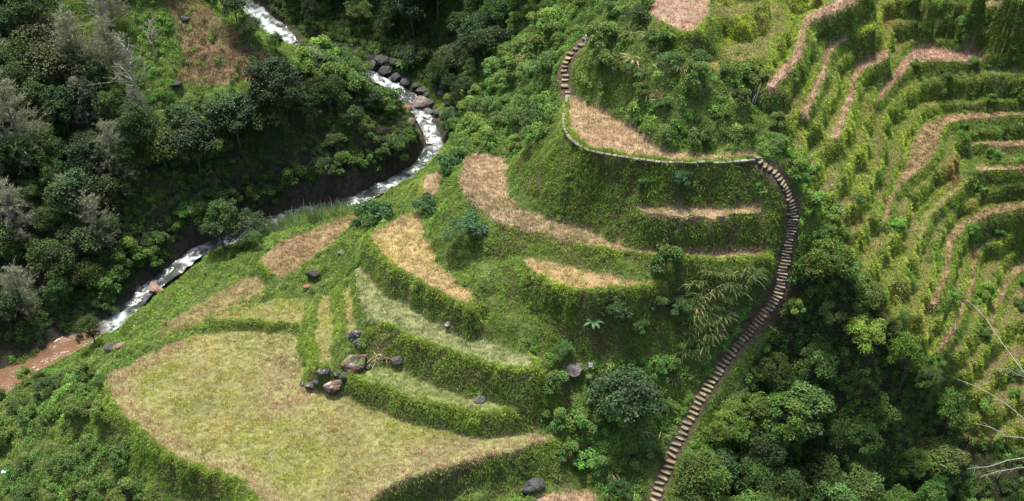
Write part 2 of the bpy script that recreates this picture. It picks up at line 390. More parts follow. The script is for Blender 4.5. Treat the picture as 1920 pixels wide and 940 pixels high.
fixed = np.zeros((NY, NX)); hasz = np.zeros((NY, NX), bool)
acc = np.zeros((NY, NX)); cnt = np.zeros((NY, NX))
def stamp(pts, halfw=0):
    r = int(round(halfw / DX))
    ix = np.round((pts[:, 0] - X0) / DX).astype(int); iy = np.round((pts[:, 1] - Y0) / DX).astype(int)
    for dy in range(-r, r + 1):
        for dx in range(-r, r + 1):
            if dx * dx + dy * dy > r * r + 0.5: continue
            a, b = ix + dx, iy + dy
            ok = (a >= 0) & (a < NX) & (b >= 0) & (b < NY)
            np.add.at(acc, (b[ok], a[ok]), pts[ok, 2]); np.add.at(cnt, (b[ok], a[ok]), 1)
for s in SPINES: stamp(chain_world(s))
RW = chain_world(RIVER)
m = cnt > 0
fixed[m] = acc[m] / cnt[m]; hasz |= m
# far and side edges of the land
for (px, py, z) in []: pass
def edge(xs, ys, zs):
    for x, y, z in zip(xs, ys, zs):
        i, j = int(round((y - Y0) / DX)), int(round((x - X0) / DX))
        if 0 <= i < NY and 0 <= j < NX: fixed[i, j] = z; hasz[i, j] = True
e = np.linspace(X0, X1, NX)
edge(e, np.full(NX, Y1), np.interp(e, [-84, -45, -25, 0, 30, 84], [34, 30, 24, 28, 44, 52]))
e = np.linspace(Y0, Y1, NY)
edge(np.full(NY, X0), e, np.interp(e, [50, 75, 95, 130, 176], [-12, -5, 1, 20, 34]))
edge(np.full(NY, X1), e, np.interp(e, [50, 80, 110, 130, 176], [-24, -17, 8, 22, 52]))
e = np.linspace(X0, X1, NX)
edge(e, np.full(NX, Y0), np.interp(e, [-84, -20, 10, 84], [-12, -10, -12, -24]))
# river bed
acc[:] = 0; cnt[:] = 0
bed = RW.copy(); bed[:, 2] -= 0.45
stamp(bed, 1.2); m = cnt > 0
fixed[m] = acc[m] / cnt[m]; hasz |= m
# stairs
for ch in (STAIR, UPSTAIR):
    acc[:] = 0; cnt[:] = 0
    p = chain_world(ch); p[:, 2] -= 0.12
    stamp(p, 0.6); m = cnt > 0
    fixed[m] = acc[m] / cnt[m]; hasz |= m
# paddies: lower ones first, so that a higher lip cuts into what lies below it
tid = np.full((NY, NX), -1)
order = sorted(range(len(PADDY)), key=lambda k: PADDY[k][0])
PWORLD = []
for k in range(len(PADDY)):
    z, poly = PADDY[k][0], np.array(PADDY[k][1], float)
    x, y = unproject(poly[:, 0], poly[:, 1], z)
    PWORLD.append(np.stack([x, y], 1))
for k in order:
    w = PWORLD[k]
    a0, a1 = max(0, int((w[:, 0].min() - X0) / DX) - 1), min(NX, int((w[:, 0].max() - X0) / DX) + 3)
    b0, b1 = max(0, int((w[:, 1].min() - Y0) / DX) - 1), min(NY, int((w[:, 1].max() - Y0) / DX) + 3)
    sub = (slice(b0, b1), slice(a0, a1))
    wob = .18 if k >= 16 else .5
    ins = in_poly(GX[sub] + wob * (fbm(GX[sub] / .9, GY[sub] / .9, 201, 3) - .5) * 1.6, GY[sub] + wob * (fbm(GX[sub] / .9, GY[sub] / .9, 202, 3) - .5) * 1.6, [tuple(p) for p in w])
    t = tid[sub]; t[ins] = k
    f = fixed[sub]; f[ins] = PADDY[k][0]
    h = hasz[sub]; h[ins] = True

# a lower paddy keeps a stride away from the foot of the bank above it
tz = np.where(tid >= 0, np.array([p[0] for p in PADDY])[tid], -99.0)
hi = tz.copy()
for _ in range(3):
    p = np.pad(hi, 1, mode='edge')
    hi = np.maximum.reduce([p[1:-1, 1:-1], p[:-2, 1:-1], p[2:, 1:-1], p[1:-1, :-2], p[1:-1, 2:]])
foot = (tid >= 0) & (hi > tz + 1.0)
tid[foot] = -1; hasz[foot] = False

def relax(fix, has, z, n):
    for _ in range(n):
        p = np.pad(z, 1, mode='edge')
        z = np.where(has, fix, 0.25 * (p[:-2, 1:-1] + p[2:, 1:-1] + p[1:-1, :-2] + p[1:-1, 2:]))
    return z
def solve(fix, has, lev):
    if lev == 0:
        z0 = np.where(has, fix, fix[has].mean()); return relax(fix, has, z0, 3000)
    h, w = fix.shape; H, W = (h + 1) // 2, (w + 1) // 2
    f = np.zeros((H * 2, W * 2)); c = np.zeros((H * 2, W * 2))
    f[:h, :w] = np.where(has, fix, 0); c[:h, :w] = has
    fs = f.reshape(H, 2, W, 2).sum((1, 3)); cs = c.reshape(H, 2, W, 2).sum((1, 3))
    zc = solve(np.where(cs > 0, fs / np.maximum(cs, 1), 0), cs > 0, lev - 1)
    up = np.repeat(np.repeat(zc, 2, 0), 2, 1)[:h, :w]
    return relax(fix, has, np.where(has, fix, up), 60 + 10 * (6 - lev))
Z = solve(fixed, hasz, 5)
# soften the spines and roughen the open ground
open_ = (tid < 0)
near = np.zeros((NY, NX)); near[tid >= 0] = 1
for _ in range(5):
    p = np.pad(Z, 1, mode='edge')
    S = (p[:-2, 1:-1] + p[2:, 1:-1] + p[1:-1, :-2] + p[1:-1, 2:] + 4 * Z) / 8
    Z = np.where(open_, S, Z)
b = near.copy()
for _ in range(10):
    p = np.pad(b, 1, mode='edge')
    b = np.maximum(near, (p[:-2, 1:-1] + p[2:, 1:-1] + p[1:-1, :-2] + p[1:-1, 2:]) / 4)
rdist = np.full((NY, NX), 99.0)
rr = RW[::6]
for s in range(0, len(rr), 40):
    q = rr[s:s + 40]
    rdist = np.minimum(rdist, np.sqrt(((GX[..., None] - q[:, 0]) ** 2 + (GY[..., None] - q[:, 1]) ** 2).min(-1)))
SW = np.concatenate([chain_world(STAIR)[::6], chain_world(UPSTAIR)[::6]])
sdist = np.full((NY, NX), 99.0)
for s in range(0, len(SW), 40):
    q = SW[s:s + 40]
    sdist = np.minimum(sdist, np.sqrt(((GX[..., None] - q[:, 0]) ** 2 + (GY[..., None] - q[:, 1]) ** 2).min(-1)))
free = np.clip(1 - 1.15 * b, 0, 1) * np.clip((rdist - 1.5) / 3, 0, 1) * np.clip((sdist - 0.8) / 1.5, 0, 1) * open_
Z += free * (2.3 * (fbm(GX / 3.4, GY / 3.4, 3) - 0.5) + 1.1 * (fbm(GX / 1.1, GY / 1.1, 9, 2) - 0.5))
# old narrow ledges follow the contours all over the slope on the right
_px, _py, _ = project(GX, GY, Z)
RS = in_poly(_px, _py, [(1330,-200),(2150,-200),(2150,900),(1820,840),(1730,690),(1640,560),(1580,480),(1500,330),(1440,200),(1350,90)])
rsw = RS.astype(float)
for _ in range(14):
    p = np.pad(rsw, 1, mode='edge'); rsw = (p[:-2, 1:-1] + p[2:, 1:-1] + p[1:-1, :-2] + p[1:-1, 2:]) / 4
hh = 2.1
ff = Z / hh + .55 * (fbm(GX / 7, GY / 7, 301, 2) - .5)
fr = ff - np.floor(ff)
st = np.clip((fr - .60) / .34, 0, 1); st = st * st * (3 - 2 * st)
dzs = hh * (st - fr) * .97
LEDGE = rsw * open_ * np.clip(1 - 1.15 * b, 0, 1) * np.clip((sdist - 1.5) / 2, 0, 1)
Z += dzs * LEDGE
ledge_flat = (fr < .48) & (LEDGE > .5)
# a low grassy bund along each lip that has a drop in front of it
low = Z.copy()
for _ in range(3):
    p = np.pad(low, 1, mode='edge')
    low = np.minimum.reduce([p[1:-1, 1:-1], p[:-2, 1:-1], p[2:, 1:-1], p[1:-1, :-2], p[1:-1, 2:]])
low1 = Z.copy()
p = np.pad(low1, 1, mode='edge')
low1 = np.minimum.reduce([p[1:-1, 1:-1], p[:-2, 1:-1], p[2:, 1:-1], p[1:-1, :-2], p[1:-1, 2:]])
bund = (tid >= 0) & (np.where(np.isin(tid, [4, 7] + list(range(16, 30))), low1, low) < Z - 0.3)
low1 = Z.copy()
p = np.pad(low1, 1, mode='edge')
bund_top = bund & (np.minimum.reduce([p[:-2, 1:-1], p[2:, 1:-1], p[1:-1, :-2], p[1:-1, 2:]]) > Z - 0.3)
Z = Z + 0.16 * bund_top + 0.05 * bund
# the banks: steep ground that hangs from a paddy's lip belongs to that paddy
gyz, gxz = np.gradient(Z, DX)
slope = np.hypot(gxz, gyz)
bank = np.full((NY, NX), -1)
lab = np.where(tid >= 0, tid, -1); lz = np.where(tid >= 0, Z, -99.0)
for it in range(32):
    for (dy, dx) in ((0, 1), (0, -1), (1, 0), (-1, 0)):
        nl = np.roll(lab, (dy, dx), (0, 1)); nz = np.roll(Z, (dy, dx), (0, 1)); nlz = np.roll(lz, (dy, dx), (0, 1))
        ok = (lab < 0) & (nl >= 0) & (slope > 0.75) & (nz >= Z - 0.02) & (nlz - Z < 6.5) & (sdist > 0.9)
        lab = np.where(ok, nl, lab); lz = np.where(ok, nlz, lz)
bank = np.where(tid < 0, lab, -1)
def largest(mask):
    ys, xs = np.nonzero(mask)
    left = set(zip(ys.tolist(), xs.tolist())); best = []
    while left:
        st_ = [left.pop()]; comp = []
        while st_:
            y, x = st_.pop(); comp.append((y, x))
            for q in ((y + 1, x), (y - 1, x), (y, x + 1), (y, x - 1)):
                if q in left: left.discard(q); st_.append(q)
        if len(comp) > len(best): best = comp
    out = np.zeros(mask.shape, bool)
    if best: a = np.array(best); out[a[:, 0], a[:, 1]] = True
    return out
for k in range(len(PADDY)):
    bm_ = bund & (tid == k); bl_ = largest(bm_); bund[bm_ & ~bl_] = False
    fm_ = (tid == k) & ~bund; fl_ = largest(fm_)
    if fl_.sum() > 3: tid[fm_ & ~fl_] = -1
    km_ = bank == k; kl_ = largest(km_); bank[km_ & ~kl_] = -1
NRM = np.stack([-gxz, -gyz, np.ones_like(Z)], -1); NRM /= np.linalg.norm(NRM, axis=-1, keepdims=True)

def zat(x, y):
    fx = np.clip((np.asarray(x, float) - X0) / DX, 0, NX - 1.001); fy = np.clip((np.asarray(y, float) - Y0) / DX, 0, NY - 1.001)
    i = fx.astype(int); j = fy.astype(int); u = fx - i; v = fy - j
    return (Z[j, i] * (1 - u) + Z[j, i + 1] * u) * (1 - v) + (Z[j + 1, i] * (1 - u) + Z[j + 1, i + 1] * u) * v
def cell(x, y):
    return (np.clip(np.round((np.asarray(y) - Y0) / DX).astype(int), 0, NY - 1), np.clip(np.round((np.asarray(x) - X0) / DX).astype(int), 0, NX - 1))
def ground_hit(px, py, extra=0.0):
    """first ground met along the sight line through that spot of the photograph"""
    zs = np.arange(45, -20, -0.1)
    x, y = unproject(px, py, zs)
    g = zat(x, y) + extra
    ok = (x > X0) & (x < X1) & (y > Y0) & (y < Y1) & (g >= zs)
    k = int(np.argmax(ok))
    return float(x[k]), float(y[k]), float(zat(x[k], y[k]))
GPX, GPY, GD = project(GX, GY, Z)
# ------------------------------------------------------------------ what grows where (regions surveyed on the photograph)
ZONE = {
 'forest_left': [(-250,780),(0,712),(60,682),(130,636),(215,594),(275,534),(372,458),(430,438),(500,408),(560,388),(660,366),(730,334),(784,302),(806,262),(780,225),(735,178),(690,150),(640,160),(560,175),(480,178),(420,172),(390,180),(330,196),(280,205),(230,215),(205,170),(190,80),(130,60),(60,0),(30,-60),(-250,-100)],
 'clearing': [(300,-20),(330,60),(345,110),(330,150),(400,160),(480,150),(560,160),(600,150),(560,120),(500,105),(460,70),(400,25),(370,-20)],
 'left_green': [(190,-160),(190,100),(210,170),(290,200),(330,190),(345,110),(330,60),(300,-20),(380,-160)],
 'forest_top': [(380,-160),(470,20),(540,40),(590,84),(690,118),(790,148),(860,215),(872,190),(900,140),(930,90),(960,40),(1000,-20),(1010,-160)],
 'flank': [(868,292),(842,262),(850,215),(900,110),(960,30),(1000,-60),(1215,-60),(1100,60),(1056,110),(1048,170),(1050,250),(980,285),(955,296)],
 'mound': [(1068,170),(1064,110),(1100,60),(1150,20),(1215,0),(1217,40),(1290,85),(1330,140),(1410,150),(1440,200),(1475,260),(1520,330),(1500,370),(1430,290),(1230,272),(1165,215)],
 'beside_stairs': [(1430,270),(1475,260),(1520,320),(1560,420),(1600,500),(1640,600),(1500,640),(1440,620),(1480,560),(1495,400)],
 'thicket': [(1240,500),(1440,495),(1466,540),(1440,590),(1360,680),(1300,770),(1240,900),(1210,960),(1130,930),(1060,850),(1040,790),(1035,700),(1010,640),(1050,600),(1180,590)],
 'low_bank': [(-250,1000),(-250,820),(0,735),(80,700),(180,680),(205,740),(240,815),(300,880),(400,930),(470,985),(470,1150),(-250,1150)],
 'trees_right': [(1480,520),(1560,470),(1620,520),(1660,580),(1700,620),(1770,730),(1800,800),(1960,860),(2150,900),(2150,1150),(1230,1150),(1250,960),(1290,880),(1350,790),(1400,700),(1440,640)],
 'right_slope': [(1340,-200),(2150,-200),(2150,900),(1800,820),(1700,640),(1560,470),(1480,300),(1420,180),(1340,90)],
 'right_banks': [(1690,-200),(2150,-200),(2150,385),(1830,385),(1800,300),(1770,215),(1700,125),(1720,60),(1690,0)],
}
inz = {k: in_poly(GPX, GPY, v) for k, v in ZONE.items()}
VIEW = (GPX > -260) & (GPX < 2180) & (GPY > -200) & (GPY < 1180)
floor = (tid >= 0) & ~bund
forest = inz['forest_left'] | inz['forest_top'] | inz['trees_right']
wet = rdist < 2.2
stepz = sdist < 0.75

# ground colours: bare earth, litter, short turf and painted shade by the river (the plants on top are meshes)
n1 = fbm(GX / 5, GY / 5, 31); n2 = fbm(GX / 1.3, GY / 1.3, 47)
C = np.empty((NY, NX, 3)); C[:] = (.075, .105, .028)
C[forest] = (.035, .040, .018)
C[inz['low_bank']] = (.06, .075, .025)
C[inz['clearing']] = (.14, .10, .06)
C[bank >= 0] = (.085, .072, .035)
C[inz['right_slope'] & (bank < 0)] = (.10, .105, .032)
soil = {'dull': (.15, .125, .06), 'lime': (.17, .165, .07), 'green': (.16, .18, .07), 'grey': (.17, .18, .08), 'gold': (.26, .19, .09), 'tan': (.24, .175, .11), 'pink': (.28, .19, .14), 'brown': (.19, .135, .075)}
for k in range(len(PADDY)): C[(tid == k)] = soil[PADDY[k][2]]
C[bund] = (.10, .12, .03)
C[(rdist < 4.0) & (tid < 0) & forest] = (.032, .030, .022)  # tree shade on the river banks, painted near-black into the ground colour
C[(rdist < 2.4) & (tid < 0)] = (.05, .045, .035)
C[stepz] = (.075, .058, .038)
C *= (0.7 + 0.6 * n1)[..., None] * (0.75 + 0.5 * n2)[..., None]

def sheet(name, mask, mat, parent=None, **props):
    """the faces of the ground whose lower left corner lies in the mask"""
    q = IDX[mask[:-1, :-1].ravel()]
    if len(q) == 0: return None
    used, inv = np.unique(q.ravel(), return_inverse=True)
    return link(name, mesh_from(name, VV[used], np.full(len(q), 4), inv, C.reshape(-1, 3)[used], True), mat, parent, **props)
VV = np.stack([GX, GY, Z], -1).reshape(-1, 3)
_i = np.arange(NY - 1)[:, None] * NX + np.arange(NX - 1)[None]
IDX = np.stack([_i, _i + 1, _i + NX + 1, _i + NX], -1).reshape(-1, 4)

# each paddy is one thing: mud floor, bund, bank, with stubble and hanging grass on them
TER = []
owned = np.zeros((NY, NX), bool)
for k, (z, poly, crop, label) in enumerate(PADDY):
    w = PWORLD[k]
    e = bpy.data.objects.new('rice_terrace', None); COL.objects.link(e)
    cx, cy = w.mean(0); e.location = (0, 0, 0); e.empty_display_size = 0.5
    e['label'] = label; e['category'] = 'rice terrace'; e['group'] = 'rice terraces stepping down the hill'
    TER.append(e)
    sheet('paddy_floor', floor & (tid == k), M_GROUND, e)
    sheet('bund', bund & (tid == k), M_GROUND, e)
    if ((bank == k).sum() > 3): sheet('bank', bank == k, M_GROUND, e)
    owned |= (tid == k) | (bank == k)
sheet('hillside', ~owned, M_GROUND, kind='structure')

# ------------------------------------------------------------------ scattering
AREA = DX * DX / np.maximum(NRM[..., 2], 0.12)
def scatter(dens, seed=None):
    """points on the ground, dens = number per square metre of surface"""
    lam = dens * AREA * VIEW
    k = rng.poisson(lam)
    iy, ix = np.nonzero(k)
    r = k[iy, ix]
    iy = np.repeat(iy, r); ix = np.repeat(ix, r)
    x = GX[iy, ix] + (rng.random(len(ix)) - .5) * DX; y = GY[iy, ix] + (rng.random(len(ix)) - .5) * DX
    return np.stack([x, y, zat(x, y)], 1), NRM[iy, ix], iy, ix

def tufts(P, N, nb, r, L, W, lean, droop, col, amt=.2, bl=.1):
    """tufts of blades: nb blades per point"""
    n = len(P)
    if n == 0: return None
    R = np.repeat(np.arange(n), nb)
    m = len(R)
    off = rng.normal(size=(m, 3)) * r
    nn = N[R]
    off -= (off * nn).sum(1)[:, None] * nn
    out = unit(off) 
    D = unit(nn * .35 + np.array([0, 0, .75]) + out * lean * rng.random((m, 1)) + rng.normal(size=(m, 3)) * .15)
    Lc = (np.broadcast_to(L, (n,))[R]) * rng.uniform(.55, 1.15, m)
    cc = np.broadcast_to(col, (n, 3)) * np.exp(rng.normal(0, amt, (n, 1)))
    cc = np.clip(cc[R] * np.exp(rng.normal(0, bl, (m, 1))), .005, .8)
    return blades(P[R] + off - nn * .03, D, Lc, W * rng.uniform(.7, 1.3, m), droop, cc)

def make(name, parts, mat, parent=None, **props):
    s = Soup(); parts = [p for p in parts if p is not None]
    if not parts: return None
    for v, sz, lp, c in parts: s.add(v, sz, lp, c)
    return link(name, s.mesh(name), mat, parent, **props)

def mixc(a, b, t):
    t = np.clip(t, 0, 1)[..., None]
    return np.asarray(a) * (1 - t) + np.asarray(b) * t

# straw left on the paddies
CROP = {  # blade colour a, b, tufts per m2, length, lean
 'lime': ((.37, .40, .09), (.47, .39, .16), 19, .24, .9),
 'dull': ((.31, .32, .12), (.34, .27, .13), 16, .24, .9),
 'green': ((.26, .34, .10), (.34, .36, .14), 14, .28, .8),
 'grey': ((.27, .33, .15), (.33, .35, .17), 14, .26, .8),
 'gold': ((.47, .40, .18), (.49, .37, .22), 15, .34, 1.0),
 'tan': ((.48, .35, .22), (.44, .35, .19), 14, .36, 1.1),
 'pink': ((.56, .39, .28), (.50, .37, .22), 13, .42, 1.2),
 'brown': ((.34, .25, .14), (.29, .28, .12), 11, .30, .9)}
for k, (z, poly, crop, label) in enumerate(PADDY):
    ca, cb, dn, L, lean = CROP[crop]; ca = np.array(ca) * (1.3 if k < 16 else 1.0); cb = np.array(cb) * (1.3 if k < 16 else 1.05)
    msk = floor & (tid == k)
    P, N, iy, ix = scatter(msk * float(dn) * np.clip(fbm(GX / .8, GY / .8, 60 + k, 2) * 2.2 - .25, .25, 2) * (.55 + .9 * (np.sin(2 * math.pi * (GY + .35 * GX + 1.6 * fbm(GX / 5, GY / 5, 400 + k, 2)) / .62) > -.1)))
    t = fbm(P[:, 0] / 3, P[:, 1] / 3, 80 + k, 3) * 3.2 - 1.1
    col = mixc(ca, cb, t)
    if k == 0:   # the wide paddy turns to pink straw along its lips and by the boulders
        px, py, _ = project(P[:, 0], P[:, 1], P[:, 2])
        dl = np.minimum(seg_dist(px, py, [(205,700),(212,770),(240,797),(300,850),(350,882),(400,893),(440,901),(482,950)]) / 34,
                        seg_dist(px, py, [(530,690),(560,715),(560,740),(530,740)]) / 30)
        dl = np.minimum(dl, seg_dist(px, py, [(700,940),(820,882),(960,847),(1040,822)]) / 40)
        dl = np.minimum(dl, seg_dist(px, py, [(270,668),(330,640)]) / 16)
        t2 = 1.8 - dl * (.5 + 1.1 * fbm(P[:, 0], P[:, 1], 5))
        col = mixc(col, np.array((.62, .42, .27)), t2)
        t3 = (seg_dist(px, py, [(460,600),(560,640)]) < 60) * .4
        col = mixc(col, np.array((.26, .33, .09)), t3)
    if k == 6:   # browner near the upper end, greyer in the bend
        px, py, _ = project(P[:, 0], P[:, 1], P[:, 2])
        col = mixc(col, np.array((.33, .31, .16)), ((py > 365) & (px < 1120)) * .75)
        col = mixc(col, np.array((.58, .40, .30)), (px > 1150) * .5)
    make('stubble', [tufts(P, N, 10, .10, L, .05, lean, .35, col, .30, .22)], M_STRAW, TER[k], kind='stuff')

# grass on bunds and banks
YG = np.array((.33, .46, .06)); OL = np.array((.19, .30, .045)); DG = np.array((.12, .225, .035)); DRY = np.array((.25, .24, .08))
for k in range(len(PADDY)):
    P, N, iy, ix = scatter((bund & (tid == k)) * 26.0)
    col = mixc(YG, np.array((.20, .30, .06)), fbm(P[:, 0] / 2, P[:, 1] / 2, 5) * 1.6 - .3)
    a = tufts(P, N, 8, .11, .22 + .2 * rng.random(len(P)), .05, .9, .7, col, .25)
    make('bund_grass', [a], M_GRASS, TER[k], kind='stuff')
    mk = bank == k
    if mk.sum() < 4: continue
    P, N, iy, ix = scatter(mk * 20.0 * np.clip(fbm(GX / 1.1, GY / 1.1, 12, 2) * 2.6 - .4, .35, 2))
    dz = PADDY[k][0] - P[:, 2]
    t = fbm(P[:, 0] / 1.7, (P[:, 1] + P[:, 2] * 1.3) / 1.7, 77)
    col = mixc(OL, DG, t * 2 - .6)
    col = mixc(col, DRY, fbm(P[:, 0] / 3, P[:, 1] / 3 + P[:, 2], 79) * 3 - 2.05)
    col = mixc(YG * .85, col, dz / .9)
    a = tufts(P, N, 9, .15, .30 + .35 * rng.random(len(P)) ** 2, .045, .7, 1.0, col, .22)
    make('bank_grass', [a], M_GRASS, TER[k], kind='stuff')

# open grass of the hillside
opn = (~owned) & (rdist > 1.9) & ~stepz
gd = np.zeros((NY, NX))
gd[opn] = 8.0
gd[opn & inz['right_slope']] = 15.0
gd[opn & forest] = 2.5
gd *= (.45 + 1.1 * fbm(GX / 1.4, GY / 1.4, 21, 3))
P, N, iy, ix = scatter(gd)
rs = inz['right_slope'][iy, ix]; fo = forest[iy, ix]; cl = inz['clearing'][iy, ix]; rb = inz['right_banks'][iy, ix]
t = fbm(P[:, 0] / 2.4, P[:, 1] / 2.4, 15)
u = fbm(P[:, 0] / 3.5, P[:, 1] / 3.5, 16)
col = mixc(np.array((.24, .35, .06)), np.array((.13, .24, .045)), t * 2.2 - .6)
col = np.where(rs[:, None], mixc(mixc(np.array((.37, .47, .065)), np.array((.24, .37, .055)), t * 2.4 - .7), np.array((.40, .24, .10)), u * 4 - 2.5), col)
lf = ledge_flat[iy, ix] & rs & (slope[iy, ix] < .7)
col = np.where(lf[:, None], mixc(np.array((.40, .32, .17)), np.array((.30, .36, .08)), fbm(P[:, 0] / 5, P[:, 1] / 5, 19, 2) * 3.2 - .9), col)
col = np.where(rb[:, None], mixc(np.array((.19, .30, .045)), np.array((.11, .2, .035)), t * 2 - .5), col)
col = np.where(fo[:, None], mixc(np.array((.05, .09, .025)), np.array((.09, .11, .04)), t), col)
col = np.where(cl[:, None], mixc(np.array((.27, .17, .08)), np.array((.19, .25, .055)), t * 3.4 - 1.2), col)
L = np.where(rs, .42, .38) * (.7 + .6 * rng.random(len(P)))
L = np.where(rb, .38, L); L = np.where(lf, .3, L)
gl = seg_dist(*project(P[:, 0], P[:, 1], P[:, 2])[:2], [(305,622),(372,604),(430,579),(484,554)])
col = mixc(col, np.array((.52, .42, .14)), 1.6 - gl / 9)
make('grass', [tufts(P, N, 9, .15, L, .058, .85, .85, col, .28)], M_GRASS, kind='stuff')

# broad-leaved undergrowth in clumps
def clumps(P, N, nl, r, leaf, col, amt=.22, up=.6):
    n = len(P); R = np.repeat(np.arange(n), nl); m = len(R)
    rad = np.broadcast_to(r, (n,))
    d = unit(rng.normal(size=(m, 3)) + N[R] * 1.3 + np.array([0, 0, .4]))
    pos = P[R] + d * (rad[R] * rng.uniform(.45, 1.05, m) ** .7)[:, None]
    nd = unit(d * .6 + np.array([0, 0, up]) + rng.normal(size=(m, 3)) * .45)
    dr = unit(np.cross(nd, rng.normal(size=(m, 3))) + d * .5 + np.array([0, 0, -.25]))
    c = np.broadcast_to(col, (n, 3)) * np.exp(rng.normal(0, amt, (n, 1)))
    c = np.clip(c[R] * np.exp(rng.normal(0, .2, (m, 1))), .004, .6)
    sz = np.broadcast_to(leaf, (n,))[R] * rng.uniform(.6, 1.25, m)
    return leaves(pos, dr, nd, sz, sz * .55, c)
ud = np.zeros((NY, NX))
ud[opn] = .10
ud[opn & inz['right_slope']] = .07
ud[opn & inz['right_banks']] = .5
ud[opn & inz['flank']] = 1.3
ud[opn & inz['mound']] = .8
ud[opn & inz['beside_stairs']] = 1.3
ud[opn & inz['thicket']] = 1.5
ud[opn & inz['low_bank']] = 1.5
ud[opn & forest] = 2.0
ud[opn & inz['left_green']] = 1.1
ud[opn & inz['clearing']] = .5
ud *= np.clip(fbm(GX / 2.6, GY / 2.6, 52, 3) * 3 - .6, 0, 2)
ud[opn & inz['forest_top'] & (rdist > 2.4)] += 1.6
P, N, iy, ix = scatter(ud)
t = fbm(P[:, 0] / 3, P[:, 1] / 3, 55)
col = mixc(np.array((.14, .29, .04)), np.array((.065, .155, .025)), t * 2.4 - .7)
col = mixc(col, np.array((.17, .24, .06)), (rng.random(len(P)) < .2) * .8)
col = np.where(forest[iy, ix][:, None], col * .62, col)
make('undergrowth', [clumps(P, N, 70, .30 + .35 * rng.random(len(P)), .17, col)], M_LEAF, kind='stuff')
# creepers and herbs on the banks
for k in range(len(PADDY)):
    P, N, iy, ix = scatter((bank == k) * np.clip(fbm(GX / 2, GY / 2, 90, 2) * 3 - 1.3, 0, 1) * (.32 if k in (6, 7, 8) else .18) + (bank == k) * inz['right_banks'] * .6)
    if len(P) > 3:
        make('bank_herbs', [clumps(P, N, 40, .12 + .30 * rng.random(len(P)) ** 2, .13, jitter((.11, .22, .04), len(P)))], M_LEAF, TER[k], kind='stuff')

# ------------------------------------------------------------------ the river
RC = chain_world(RIVER)[::4]
wd = np.interp(np.linspace(0, 1, len(RC)), np.linspace(0, 1, len(RIVER_W)), RIVER_W)
tg = unit(np.gradient(RC, axis=0)); sd = unit(np.cross(tg, [0, 0, 1.0])) 
K = 9
tt = np.linspace(-1, 1, K)
W3 = RC[:, None, :] + sd[:, None, :] * (wd[:, None] * tt[None])[..., None]
drop = np.abs(tg[:, 2])
rough = np.clip(drop * 3.2, .03, .5)
W3[..., 2] += .02 + (fbm(W3[..., 0] * 1.6, W3[..., 1] * 1.6, 4) - .5) * (.18 + rough[:, None] * .9)
i = np.arange(len(RC) - 1)[:, None] * K + np.arange(K - 1)[None]
q = np.stack([i, i + 1, i + K + 1, i + K], -1).reshape(-1, 4)
px, py, _ = project(W3[..., 0], W3[..., 1], W3[..., 2])
calm = np.clip((205 - px) / 60, 0, 1)
foam = .85 * np.clip(fbm(W3[..., 0] * 1.9, W3[..., 1] * 1.9, 8, 3) * 5 - 3.3 + rough[:, None] * 1.5, 0, 1) * (1 - calm)
WH = [(490,38,16),(515,60,16),(535,80,12),(700,148,9),(722,154,9),(742,164,8),(772,214,7),(786,222,6),(806,244,8),(816,264,10),(785,322,8),(760,342,9),(735,350,12),(660,382,12),(575,396,18),(555,402,16),(520,414,14),(428,452,12),(375,474,14),(352,488,10),(275,540,9),(262,548,7),(225,592,8),(212,612,9)]
fw = np.zeros(px.shape)
for a_, b_, r_ in WH: fw = np.maximum(fw, np.exp(-((px - a_) ** 2 + (py - b_) ** 2) / (1.2 * r_) ** 2))
foam = np.clip(foam * .10 + fw * np.clip(fbm(W3[..., 0] * 2.3, W3[..., 1] * 2.3, 28, 3) * 3.6 - 1.3, 0, 1), 0, .92)
wc = mixc(np.array((.03, .045, .04)), np.array((.82, .86, .88)), foam)
wc = mixc(wc, np.array((.15, .085, .05)), calm)
M_WATER = material('river_water', .22, spec=.5, bump=.5, bscale=1.6)
link('river', mesh_from('river', W3.reshape(-1, 3), np.full(len(q), 4), q.ravel(), wc.reshape(-1, 3), True), M_WATER, kind='structure')
# ------------------------------------------------------------------ trees and shrubs: a few kinds, then copies
def limb(p0, p1, n=6, bend=.12):
    p0 = np.asarray(p0, float); p1 = np.asarray(p1, float)
    t = np.linspace(0, 1, n)[:, None]
    L = np.linalg.norm(p1 - p0)
    off = rng.normal(size=3) * bend * L
    return p0 + (p1 - p0) * t + off * np.sin(t * math.pi)

